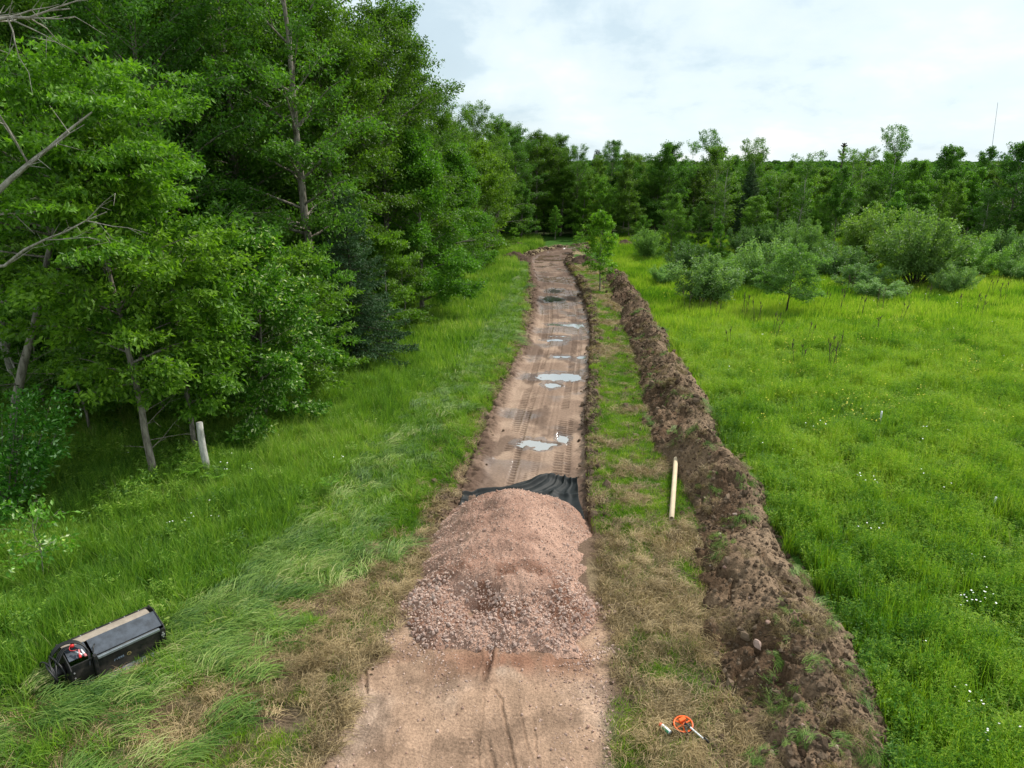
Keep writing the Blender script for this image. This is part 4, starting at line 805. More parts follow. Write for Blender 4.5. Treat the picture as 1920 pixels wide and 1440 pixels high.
# variants of the big broadleaf trees of the left forest (H about 16 m)
BIG = [gen_tree('broadleaf', 900 + i, 16.0, 0.20, [3.0, 2.2, 4.0, 2.5, 3.5][i], [4.2, 4.6, 3.8, 4.4, 4.0][i], 58, 50000, 0.165, ['egg', 'round', 'egg', 'low', 'round'][i], 0.22, 1.15, wander=0.8, clump=0.58, flat=0.75, sub=8) for i in range(5)]
MID = [gen_tree('midsize_broadleaf', 920 + i, 9.0, 0.10, [1.0, 0.9, 1.3, 0.8, 1.8, 0.6][i], [2.6, 2.5, 2.1, 3.0, 2.4, 2.8][i], [40, 46, 34, 46, 28, 40][i], [22000, 24000, 17000, 25000, 13000, 24000][i], 0.17, ['egg', 'cone', 'egg', 'round', 'vase', 'low'][i], [0.35, 0.2, 0.6, 0.3, 0.7, 0.15][i], 1.25, wander=0.8, clump=[0.40, 0.36, 0.34, 0.46, 0.36, 0.42][i], flat=0.9, sub=6) for i in range(6)]
ASPEN = [gen_tree('airy_aspen', 940 + i, 10.0, 0.09, 2.8, [1.9, 1.6][i], 46, [8500, 5600][i], 0.15, 'vase', 0.45, 0.95, wander=0.9, clump=0.32, flat=1.0, sub=5, bark='bark_pale') for i in range(2)]
SPR = [gen_spruce('spruce', 950 + i, 8.0, 0.13, [3.0, 1.8][i], 34000, 0.17) for i in range(2)]
MAPLE = [gen_tree('maple_sapling', 960 + i, 5.0, 0.045, 0.8, [1.9, 1.6][i], 26, 9000, 0.15, 'round', 0.05, 0.9, wander=0.5, clump=0.42, flat=0.16, sub=6, droop=0.1) for i in range(2)]
WIL = [gen_tree('willow_shrub', 970 + i, 2.4, 0.030, 0, 1.3, 26, 18000, 0.10, fork=1, up0=0.72, up1=1.5, clump=0.27, flat=1.0, lmat='willow', bark='bark_dark', sub=9, wander=0.2, sides=4) for i in range(3)]
TREEW = gen_tree('shrubby_willow_tree', 980, 2.9, 0.05, 0.9, 1.5, 22, 12000, 0.11, 'round', 0.35, 1.1, lean=(0.3, 0), clump=0.30, flat=0.5, lmat='willow', bark='bark_dark', sub=7)

# --- single trees of the left side, near to far
def left_side():
    x, y, h = spec(292, 905, 190)
    v = gen_tree('slender_ash', 1001, 9.2, 0.105, 2.6, 2.6, 46, 26000, 0.17, 'egg', 0.15, 1.1, lean=(-0.35, -0.2), wander=0.35, clump=0.40, sub=7, bare=10)
    place('slender_tree', v, x, y, 1.0, 0.0, 'slender tree with a bare grey lower trunk standing left of the old wooden post', hue=(1.55, 1.28, 1.1))
    x, y, h = spec(366, 860, 330)
    v = gen_tree('second_ash', 1002, 7.9, 0.075, 1.7, 2.6, 40, 22000, 0.17, 'egg', 0.20, 1.1, lean=(-0.2, 0), clump=0.40, sub=7)
    place('slender_tree', v, x - 0.2, y + 0.6, 1.0, 0.4, 'slender leafy tree just behind the old wooden post', hue=(1.25, 1.15, 1.0))
    x, y, h = spec(500, 795, 400)
    v = gen_tree('pale_leaf_tree', 1003, 5.9, 0.06, 0.7, 2.35, 36, 26000, 0.15, 'round', 0.15, 1.1, lean=(0.3, -0.2), clump=0.42, sub=7, lmat='leaf_pale')
    place('bushy_tree', v, x, y, 1.0, 0.0, 'bushy tree flecked with pale upturned leaves in front of the dark spruce', hue=(1.3, 1.15, 1.1))
    x, y, h = spec(425, 800, 470)
    place('bushy_tree', (MAPLE[0][0], MAPLE[0][1]), x, y + 0.3, 1.05, 0.7, 'small leafy tree between the old post and the pale flecked tree', hue=(1.2, 1.1, 1.0))
    # crown reaching in from the left with a curved limb
    v = gen_tree('leaning_bright_tree', 1004, 10.2, 0.15, 5.4, 3.6, 40, 40000, 0.15, 'round', -0.05, 0.9, lean=(3.4, 0.4), wander=0.6, clump=0.5, flat=0.22, sub=8, bare=9)
    place('leaning_tree', v, -13.6, 17.6, 1.0, 0.0, 'tree leaning in from the left edge with a curved limb and bright green crown', hue=(1.35, 1.25, 1.0))
    # left edge shrub, sapling
    x, y, h = spec(15, 975, 715)
    v = gen_tree('leafy_shrub', 1005, 3.3, 0.035, 0, 1.2, 16, 9000, 0.13, fork=1, up0=0.75, up1=1.4, clump=0.42, flat=0.6, sub=8, lmat='leaf_pale', sides=4)
    place('leafy_shrub', v, x, y, 1.0, 0.3, 'round bright leafy shrub cut by the left edge of the photo', 'shrub', hue=(1.2, 1.3, 1.3), trunk='stems', crown='foliage')
    x, y, h = spec(85, 1100, 930)
    v = gen_tree('pale_sapling', 1006, 2.0, 0.018, 0.8, 0.7, 12, 420, 0.13, 'round', 0.2, 1.0, clump=0.25, sub=4, lmat='leaf_pale')
    place('young_sapling', v, x, y, 1.0, 0.0, 'thin young sapling with whitish leaves in the tall grass at lower left', 'sapling', hue=(1.7, 1.5, 1.6))
    # the dark spruce
    place('spruce_tree', SPR[0], *G(668, 690), 0.92, 0.2, 'blue green spruce tucked between broadleaf trees at the left forest edge', hue=(1.15, 1.15, 1.1))
    place('spruce_tree', SPR[1], -8.0, 30.6, 0.85, 1.2, 'dark spruce half hidden behind the forest edge spruce', hue=(1.2, 1.1, 1.2))
    v = gen_tree('tall_ash', 1008, 18.5, 0.21, 5.5, 3.2, 46, 24000, 0.16, 'round', 0.35, 1.15, lean=(-0.2, 0), wander=0.5, clump=0.5, flat=0.7, sub=7)
    place('broadleaf_tree', v, -8.35, 29.3, 1.0, 1.0, 'tall tree with a long grey trunk rising out of the top of the photo', hue=(1.0, 1.0, 1.0))
    # low spreading one over the grass
    x, y = G(800, 600)
    v = gen_tree('spreading_tree', 1007, 9.6, 0.14, 0.9, 3.3, 52, 48000, 0.165, 'low', 0.10, 1.15, clump=0.55, flat=0.85, sub=8)
    place('broadleaf_tree', v, x - 0.3, y + 0.8, 1.0, 0.0, 'bright broadleaf tree whose low boughs hang over the grass right of the spruce', hue=(1.1, 1.15, 1.0))
    place('broadleaf_tree', v, *G(862, 545), 0.95, 2.0, 'second low boughed tree at the forest edge beyond the first', hue=(1.05, 1.1, 1.0))
    place('broadleaf_tree', MID[0], *G(905, 505), 1.1, 0.5, 'yellowish green tree at the right tip of the left forest edge', hue=(1.55, 1.2, 0.9))
    place('broadleaf_tree', BIG[4], -20.2, 24.0, 1.05, 0.5, 'thick grey trunked tree leaning at the left edge of the photo', hue=(0.95, 0.95, 1))
left_side()
# big forest on the left: rows from the edge inwards
EDGE = [(-19.5, 27.5), (-15.8, 25.8), (-12.8, 27.0), (-11.0, 31.0), (-8.0, 34.0), (-6.3, 39.0), (-6.0, 43.8), (-6.0, 49.5), (-5.2, 55.0), (-4.4, 61.0), (-4.4, 67.5)]
def forest():
    pts = []
    for i, (ex, ey) in enumerate(EDGE): pts.append((ex - 0.5, ey + 0.3, 0))
    for row in range(1, 4):
        for i, (ex, ey) in enumerate(EDGE + [(-4.0, 74), (-4, 81)]):
            pts.append((ex - row * 3.9 - random.uniform(0, 1.2), ey + row * 0.9 + random.uniform(-1.2, 1.2), row))
    big_lab = ['broadleaf tree in the front row of the left forest', 'tree in the second row of the left forest', 'tree in the third row of the left forest', 'tree deep inside the left forest', 'tree deep inside the left forest']
    for k, (x, y, row) in enumerate(pts):
        if abs(x) > y * 0.8 + 5: continue
        s = float(np.interp(y, [36, 39, 44, 46, 50, 55, 62, 70, 90], [1.0, 1.12, 1.06, 0.92, 0.80, 0.75, 0.74, 0.76, 0.80])) * random.uniform(0.88, 1.10) * (1 + 0.06 * row)
        if row == 0:
            lab = ['dense broadleaf tree at the far left of the forest front', 'dense broadleaf tree behind the two slender trees', 'dark crowned tree behind the pale flecked bushy tree', 'tall dense tree left of the long grey trunk', 'tall tree whose crown meets the sky top centre',
                   'tree stepping down right of the tallest crown', 'tree over the first low boughed tree', 'tree over the second low boughed tree', 'tree behind the yellowish green tip tree', 'tree where the forest edge meets the bend', 'last big tree of the left forest front'][k % 11]
        else:
            fr = ['far left corner', 'slender pair of trees', 'pale flecked tree', 'long grey trunk', 'tallest crown', 'stepping down crown', 'first low boughed tree', 'second low boughed tree', 'yellowish tip tree', 'meeting of edge and bend', 'last front tree', 'gap before the bend', 'bend itself'][(k - 11) % 13]; lab = '%s row tree of the left forest, inwards from the %s' % (['', 'second', 'third', 'fourth'][row], fr)
        place('broadleaf_tree', BIG[(k * 3 + row) % 5], x, y, s, random.uniform(0, 6.28), lab, group=None if row == 0 else 'trees of the left forest row %s' % ['', 'two', 'three', 'four', 'five'][row], hue=tuple(q * 0.86 for q in hue(0.10)))
    # maple understory along the edge
    und = [(70, 800), (150, 830), (215, 790), (290, 800), (345, 770), (100, 740), (190, 745), (590, 735), (610, 700), (720, 650), (760, 622), (30, 770), (250, 745), (420, 760), (560, 760)]
    for k, (a, b) in enumerate(und):
        x, y = G(a, b); place('maple_sapling', MAPLE[k % 2], x, y + random.uniform(0, 1), random.uniform(0.75, 1.1), random.uniform(0, 6), 'maple sapling with layered leaves ' + ['above the left edge shrub', 'right above the left edge shrub', 'in the dark gap left of the slender tree', 'right behind the slender tree trunk', 'in the shade above the wooden post', 'deep in the dark gap at the left', 'deep behind the slender tree', 'at the left foot of the spruce', 'behind the left side of the spruce', 'under the first low boughed tree', 'under the second low boughed tree', 'farthest left at the photo edge', 'deep in shade left of the wooden post', 'right of the wooden post in shade', 'behind the pale flecked bushy tree'][k], 'sapling', 'maple saplings under the left forest edge', hue(0.12))
    for k in range(9):
        e = EDGE[min(10, k % 11)]; place('maple_sapling', MAPLE[k % 2], e[0] - random.uniform(1.5, 4.5), e[1] + random.uniform(-1.5, 2), random.uniform(0.9, 1.4), random.uniform(0, 6), 'shaded maple sapling between the trunks of the left forest', 'sapling', 'maple saplings inside the left forest', hue(0.12))
forest()

# --- round the bend and the right-hand woods
def back_trees():
    sap = gen_tree('roadside_sapling', 1010, 5.4, 0.05, 1.2, 1.35, 34, 8500, 0.15, 'egg', 0.5, 1.25, clump=0.25, flat=0.7, sub=6)
    x, y = G(1124, 546); place('roadside_sapling', sap, x, y, HT(392, y) / 5.4, 0, 'bright green young tree standing alone between the trail and the soil heap', 'tree', hue=(1.7, 1.5, 1.1))
    single = [  # px, base, top, kind, label, hue
        (977, 452, 335, MID[1], 'grey green tree just past the end of the left forest', (1.0, 1.0, 1.3)), (1041, 450, 385, MID[2], 'small light green tree alone in grass behind the bend', (1.3, 1.25, 1.2)),
        (1092, 446, 338, MID[1], 'bright green tree group member left of the road sapling', (1.35, 1.25, 1.0)), (1128, 448, 330, MID[0], 'bright green tree right behind the road sapling', (1.3, 1.2, 1.0)),
        (1020, 440, 320, MID[3], 'dark tree behind the small light green tree', (0.9, 0.95, 1)), (1143, 425, 262, BIG[0], 'round topped tall tree standing above the skyline behind the road sapling', (0.95, 0.95, 1)),
        (1245, 440, 265, MID[3], 'dark bushy tree left of the bare pale aspen', (0.85, 0.88, 1)), (1290, 430, 262, ASPEN[1], 'half bare pale aspen with a visible white trunk', (1.1, 1.1, 1.2)), (1322, 425, 240, ASPEN[0], 'wispy aspen poking above the skyline', (0.9, 0.9, 1)),
        (1180, 440, 300, MID[0], 'mid green tree right of the road sapling', (1.0, 1.0, 1)), (1395, 470, 305, SPR[1], 'dark spruce standing before the right woods', (1.1, 1.0, 1.0)), (1360, 450, 290, MID[2], 'narrow tree left of the dark spruce', (0.9, 0.9, 1)),
        (1470, 455, 300, MID[1], 'mid green tree right of the dark spruce', (1.1, 1.0, 0.9)), (1560, 478, 310, MID[2], 'grey green poplar with pale stem before the right woods', (0.95, 0.95, 1.1)), (1655, 455, 232, ASPEN[0], 'tallest aspen, see through crown above the right skyline', (0.95, 0.95, 1)),
        (1600, 440, 275, ASPEN[0], 'aspen with reddish tint left of the tallest aspen', (1.1, 0.9, 0.9)), (1700, 455, 300, MID[3], 'light green tree right of the tallest aspen', (1.15, 1.1, 1)), (1755, 450, 272, MID[0], 'dark tree with thin top two to the right of the tallest aspen', (0.8, 0.85, 1)),
        (1822, 445, 274, MID[2], 'dark narrow tree near the right edge', (0.8, 0.85, 1)), (1880, 470, 262, MID[3], 'wide dark tree at the right edge of the photo', (0.65, 0.75, 0.9)), (1925, 480, 265, MID[0], 'dark tree cut by the right edge of the photo', (0.65, 0.75, 0.9)),
        (1430, 460, 365, MID[1], 'short bright green tree at the foot of the spruce', (1.3, 1.2, 1)), (1665, 470, 365, MID[2], 'bright young tree in front of the tallest aspen', (1.4, 1.3, 1)), (1205, 455, 395, MID[3], 'low bright tree at the left end of the shrubs', (1.2, 1.15, 1)),
        (1085, 468, 425, MAPLE[0], 'small leafy tree on the inner bend', (1.4, 1.3, 1)), (965, 462, 425, MAPLE[1], 'small leaning leafy tree by the far bank', (1.5, 1.3, 1)), (1345, 490, 405, MID[1], 'young leafy tree behind the grey willow shrub', (1.1, 1.1, 1)), (1275, 480, 402, MID[3], 'young rounded tree left of the grey willow shrub', (1.1, 1.1, 1))]
    for a, b, c, v, lab, hu in single:
        x, y, h = spec(a, b, c); H0 = max(q.co[2] for q in v[0].vertices); s = h / (H0 * 1.0)
        place('spruce_tree' if v in SPR else 'aspen_tree' if v in ASPEN else 'broadleaf_tree', v, x, y, s if v not in BIG else s * 0.9, random.uniform(0, 6), lab, hue=hu, sz=s * 1.0)
    for k, (a, Y_, top, lab) in enumerate([(898, 73, 205, 'first tall tree of the wood behind the bend, dark and pointed'), (932, 78, 214, 'tall round topped tree sticking up behind the bend'), (968, 82, 236, 'third tall tree stepping down behind the bend'), (1003, 86, 243, 'fourth tall tree stepping down behind the bend'), (1042, 88, 256, 'pale grey green tree top in the step down behind the bend'), (1075, 86, 280, 'tree in the dip of the skyline above the bend'), (1112, 90, 290, 'lowest tree of the dip of the skyline above the bend'), (950, 90, 225, 'tree top peeping between the tall trees behind the bend'), (1020, 94, 250, 'far tree top behind the fourth tall tree of the bend'), (1180, 92, 292, 'tree on the low skyline right of the round topped tall tree'), (1215, 88, 296, 'tree on the low skyline left of the dark bushy tree')]):
        h = HT(top, Y_); sc = h / 16.0; v = BIG[(k * 2 + 1) % 5]; place('broadleaf_tree', v, (a - 960) / F * Y_ * 1.03, Y_, sc, random.uniform(0, 6), lab, hue=tuple(q * 0.95 for q in hue(0.12, 0.02)))
    sh = [(1330, 572, 480, 128, 0, 'dense grey green willow shrub with dark stems at the meadow edge', (1.15, 1.08, 1.25)), (1435, 548, 452, 105, 1, 'pale willow shrub just behind the little forked willow', (1.35, 1.25, 1.5)), (1500, 500, 414, 82, 2, 'rounded mid green shrub behind the forked willow', (1.0, 1.0, 0.95)),
          (1712, 540, 402, 150, 1, 'largest willow shrub of several upright dark stems', (1.0, 0.95, 0.85)), (1622, 508, 392, 130, 0, 'yellowish green tall shrub left of the largest willow', (1.15, 1.05, 0.7)), (1820, 522, 444, 92, 2, 'bright round shrub right of the largest willow', (1.1, 1.15, 0.8)),
          (1645, 566, 528, 95, 1, 'low pale shrub in front of the largest willow', (1.3, 1.25, 1.4)), (1782, 552, 494, 70, 2, 'low pale shrub at the right foot of the largest willow', (1.3, 1.2, 1.4)), (1612, 545, 495, 100, 0, 'low dark green shrub left of the low pale shrub', (0.9, 0.95, 1)),
          (1900, 528, 484, 70, 1, 'low shrub by the right edge of the photo', (1.0, 1.05, 1)), (1388, 535, 475, 80, 2, 'light green shrub between the grey willow and the forked willow', (1.2, 1.2, 1)), (1243, 535, 498, 56, 1, 'small pale shrub beside the far soil heap', (1.3, 1.3, 1.4)), (1215, 490, 432, 58, 0, 'leafy shrub behind the small pale shrub', (1.1, 1.1, 0.9)), (1560, 520, 455, 90, 2, 'dark shrub in the gap left of the yellowish shrub', (0.8, 0.85, 0.9)), (1870, 505, 430, 80, 0, 'grey green shrub behind the bright round shrub', (0.8, 0.85, 0.9)), (1285, 515, 455, 70, 2, 'shrub at the back left of the dense grey willow', (0.55, 0.62, 0.6)), (1455, 490, 420, 70, 0, 'leafy shrub behind the pale willow', (0.55, 0.62, 0.6)),
          (1740, 505, 440, 90, 1, 'shrub filling the gap behind the largest willow', (0.55, 0.62, 0.6)), (1520, 470, 395, 80, 0, 'tall shrub at the foot of the woods behind the rounded shrub', (0.55, 0.62, 0.6)), (1400, 490, 430, 70, 1, 'shrub at the foot of the dark spruce', (0.55, 0.62, 0.6))]
    for a, b, c, w, vi, lab, hu in sh:
        x, y, h = spec(a, b, c); wid = w / 1331 * y * 1.12; s = wid / 2.9; place('willow_shrub', WIL[vi], x, y, s * 1.0, random.uniform(0, 6), lab, 'shrub', hue=hu, sz=h / 2.35, trunk='stems', crown='foliage')
    x, y, h = spec(1470, 592, 487); place('forked_willow', TREEW, x, y, h / 2.6, 0, 'little willow tree with a forked dark trunk alone at the meadow edge', 'tree', hue=(0.95, 1.0, 0.85))
    # woods filling in behind
    n = 0
    for row, Y0 in enumerate(np.linspace(68, 100, 6)):
        xx = -14.0 - row if Y0 > 84 else 14.0
        while xx < 62 + row * 6:
            if random.random() < 0.88 and n < 190:
                y = Y0 + random.uniform(-2.2, 2.2); x = xx + random.uniform(-1, 1); d = path_dist([x], [y])[0][0] if y < 92 else 9
                if abs(d) > 4.5:
                    v = random.choices(MID + [SPR[0], SPR[1], ASPEN[0], ASPEN[1]], [3, 3, 3, 3, 3, 3, 0.7, 1.0, 1.5, 1.5])[0]; H0 = 8.0 if v in SPR else 9.0; s = random.uniform(5.8, 9.0) / H0 * (1.0 if row else 0.85) * (1.12 if x < 10 else 1)
                    lab, grp = [('tree at the front of the right hand woods', 'front trees of the right woods'), ('tree in the body of the distant woods', 'trees of the distant woods')][row > 1]
                    if row <= 1:
                        _px = 960 + F * x / (y * cp); _nm = [(1140, 'the bend'), (1245, 'the dark bushy tree'), (1300, 'the bare pale aspen'), (1395, 'the dark spruce'), (1500, 'the little forked willow'), (1600, 'the yellowish tall shrub'), (1712, 'the largest willow shrub'), (1820, 'the bright round shrub'), (1900, 'the wide dark tree at the right edge')]
                        _a, _b = min(_nm, key=lambda q: abs(q[0] - _px)); lab = '%s %s, %s %s' % (['front row', 'second row'][row], 'spruce' if v in SPR else 'aspen' if v in ASPEN else 'broadleaf tree', 'behind left of' if _px < _a else 'behind right of', _b)
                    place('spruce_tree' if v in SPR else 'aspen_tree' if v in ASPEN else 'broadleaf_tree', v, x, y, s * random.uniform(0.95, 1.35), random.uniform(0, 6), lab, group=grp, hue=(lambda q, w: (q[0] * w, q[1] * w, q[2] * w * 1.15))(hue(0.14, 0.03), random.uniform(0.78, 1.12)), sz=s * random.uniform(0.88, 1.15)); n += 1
            xx += 3.1 + row * 0.25
back_trees()
# far forest that reads as one mass, to the horizon
def far_forest():
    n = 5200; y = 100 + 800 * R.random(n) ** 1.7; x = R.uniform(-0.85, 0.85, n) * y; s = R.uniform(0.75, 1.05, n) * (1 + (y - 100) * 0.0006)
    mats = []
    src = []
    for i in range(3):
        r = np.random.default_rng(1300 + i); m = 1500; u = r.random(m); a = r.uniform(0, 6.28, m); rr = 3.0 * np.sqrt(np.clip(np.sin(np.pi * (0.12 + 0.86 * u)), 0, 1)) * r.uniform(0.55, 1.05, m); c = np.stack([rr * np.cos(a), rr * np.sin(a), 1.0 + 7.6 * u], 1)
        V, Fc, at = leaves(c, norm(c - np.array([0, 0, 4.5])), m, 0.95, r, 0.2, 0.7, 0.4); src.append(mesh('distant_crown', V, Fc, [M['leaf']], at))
    _df = scatter('distant_forest', src, np.stack([x, y, np.zeros(n) - 0.3], 1), zrot(n, 0.02), np.stack([s, s, s * R.uniform(0.70, 1.05, n) * 0.84], 1), R.random(n), label='distant forest reaching the horizon as one dark green mass'); _df.color = (0.62, 0.66, 0.95, 1)  # bluish object colour paints distance haze onto the crowns
far_forest()

# ------------------------------------------------------------------ small builders for made things
def boxes(bl, bev=0.0):
    V, Q = [], []
    for (x0, x1, y0, y1, z0, z1) in bl:
        b = len(V); V += [(x0, y0, z0), (x1, y0, z0), (x1, y1, z0), (x0, y1, z0), (x0, y0, z1), (x1, y0, z1), (x1, y1, z1), (x0, y1, z1)]
        Q += [[b, b + 3, b + 2, b + 1], [b + 4, b + 5, b + 6, b + 7], [b, b + 1, b + 5, b + 4], [b + 1, b + 2, b + 6, b + 5], [b + 2, b + 3, b + 7, b + 6], [b + 3, b, b + 4, b + 7]]
    return np.array(V, float), [np.array(Q)], {}
def ob(name, data, mat, parent=None, smooth=False, bev=0.0):
    o = obj(name, mesh(name, data[0], data[1], [mat], None, smooth), parent)
    if bev: md = o.modifiers.new('edge', 'BEVEL'); md.width = bev; md.segments = 2; md.limit_method = 'ANGLE'
    return o
def lathe(prof, k=24, axis='z'):
    P = np.array(prof, float); a = np.arange(k) * 2 * np.pi / k; V = np.stack([P[:, 0:1] * np.cos(a), P[:, 0:1] * np.sin(a), np.repeat(P[:, 1:2], k, 1)], -1)
    if axis == 'x': V = V[..., [2, 0, 1]]
    m = len(P); i = np.arange(m - 1)[:, None] * k; j = np.arange(k)[None]; q = np.stack([i + j, i + (j + 1) % k, i + k + (j + 1) % k, i + k + j], -1).reshape(-1, 4)
    return V.reshape(-1, 3), [q], {}
def extrude_profile(P, x0, x1, th=0.012):
    """sheet metal: open profile in (y,z) extruded along x with thickness"""
    P = np.array(P, float); d = np.gradient(P, axis=0); nrm = np.stack([-d[:, 1], d[:, 0]], 1); nrm /= np.linalg.norm(nrm, axis=1, keepdims=True); Q = P - nrm * th; loop = np.concatenate([P, Q[::-1]]); m = len(loop)
    V = np.concatenate([np.stack([np.full(m, x), loop[:, 0], loop[:, 1]], 1) for x in (x0, x1)]); i = np.arange(m); j = (i + 1) % m
    q = [np.stack([i, j, j + m, i + m], 1)]; k = len(P); e = np.arange(k - 1); q.append(np.stack([e, m - 1 - e, m - 2 - e, e + 1], 1)); q.append(np.stack([e, e + 1, m - 2 - e, m - 1 - e], 1) + m)
    return V, [np.concatenate(q)], {}
def pipe(pts, rad, k=8, n=40):
    P = np.array(pts, float)
    for _ in range(3):
        a = 0.75 * P[:-1] + 0.25 * P[1:]; b = 0.25 * P[:-1] + 0.75 * P[1:]; P = np.concatenate([P[:1], np.stack([a, b], 1).reshape(-1, 3), P[-1:]])
    rr = np.full(len(P), rad); return tubes(P[None], rr[None], k)
M['blackmetal'] = m_simple('black_painted_steel', (0.012, 0.013, 0.015), 0.42, 0.0, 0.35, 6, 0.5, 0.1)
t = NT('dusty_black_steel'); _g = t.n('ShaderNodeNewGeometry'); _sx = t.n('ShaderNodeSeparateXYZ'); t.set(_sx.inputs[0], _g.outputs['Normal'])
_n = t.ramp(t.noise(4, 6, 0.7, t.objc()), (0.42, 0.0), (0.72, 0.55)); _n2 = t.ramp(t.noise(60, 3, 0.6, t.objc()), (0.55, 0.0), (0.7, 0.35))
M['blackmetal'] = t.done(t.bsdf(t.mix(t.math('MAXIMUM', _n, _n2), (0.012, 0.013, 0.015), (0.11, 0.085, 0.062)), t.math('ADD', 0.38, t.math('MULTIPLY', _n, 0.6)), 0, 0.5))
M['slate'] = m_simple('slate_painted_steel', (0.050, 0.060, 0.076), 0.45, 0.0, 0.32, 9, 0.5, 0.15)
M['dusty'] = m_simple('dusty_beige_hood', (0.30, 0.25, 0.20), 0.8, 0.0, 0.15, 9, 0.3, 0.3)
M['steel'] = m_simple('worn_steel', (0.30, 0.33, 0.36), 0.35, 0.6, 0.15, 12, 0.5)
M['bolt'] = m_simple('bright_bolt', (0.65, 0.66, 0.68), 0.3, 0.7, 0.05, 5, 0.5)
M['rubber'] = m_simple('black_rubber', (0.010, 0.010, 0.010), 0.5, 0.0, 0.2, 10, 0.5)
M['red'] = m_simple('red_plastic', (0.65, 0.03, 0.03), 0.4, 0.0, 0.08)
M['pink'] = m_simple('pink_plastic', (0.62, 0.22, 0.22), 0.4, 0.0, 0.08)
M['white'] = m_simple('white_plastic', (0.75, 0.76, 0.76), 0.4, 0.0, 0.05)
M['green'] = m_simple('green_label', (0.02, 0.26, 0.13), 0.4, 0.0, 0.08)
M['orange'] = m_simple('orange_plastic', (0.85, 0.13, 0.015), 0.4, 0.0, 0.08)
M['orange2'] = m_simple('red_orange_cap', (0.85, 0.09, 0.03), 0.4, 0.0, 0.08)
M['gold'] = m_simple('brass_emblem', (0.42, 0.32, 0.13), 0.4, 0.4, 0.1)
M['decal'] = m_simple('pale_blue_lettering', (0.35, 0.45, 0.58), 0.6, 0.0, 0.05)
M['card'] = m_simple('tan_cardboard', (0.62, 0.50, 0.34), 0.85, 0.0, 0.07, 6, 0.2, 0.1)
M['greymetal'] = m_simple('dark_stake_metal', (0.03, 0.028, 0.026), 0.6)

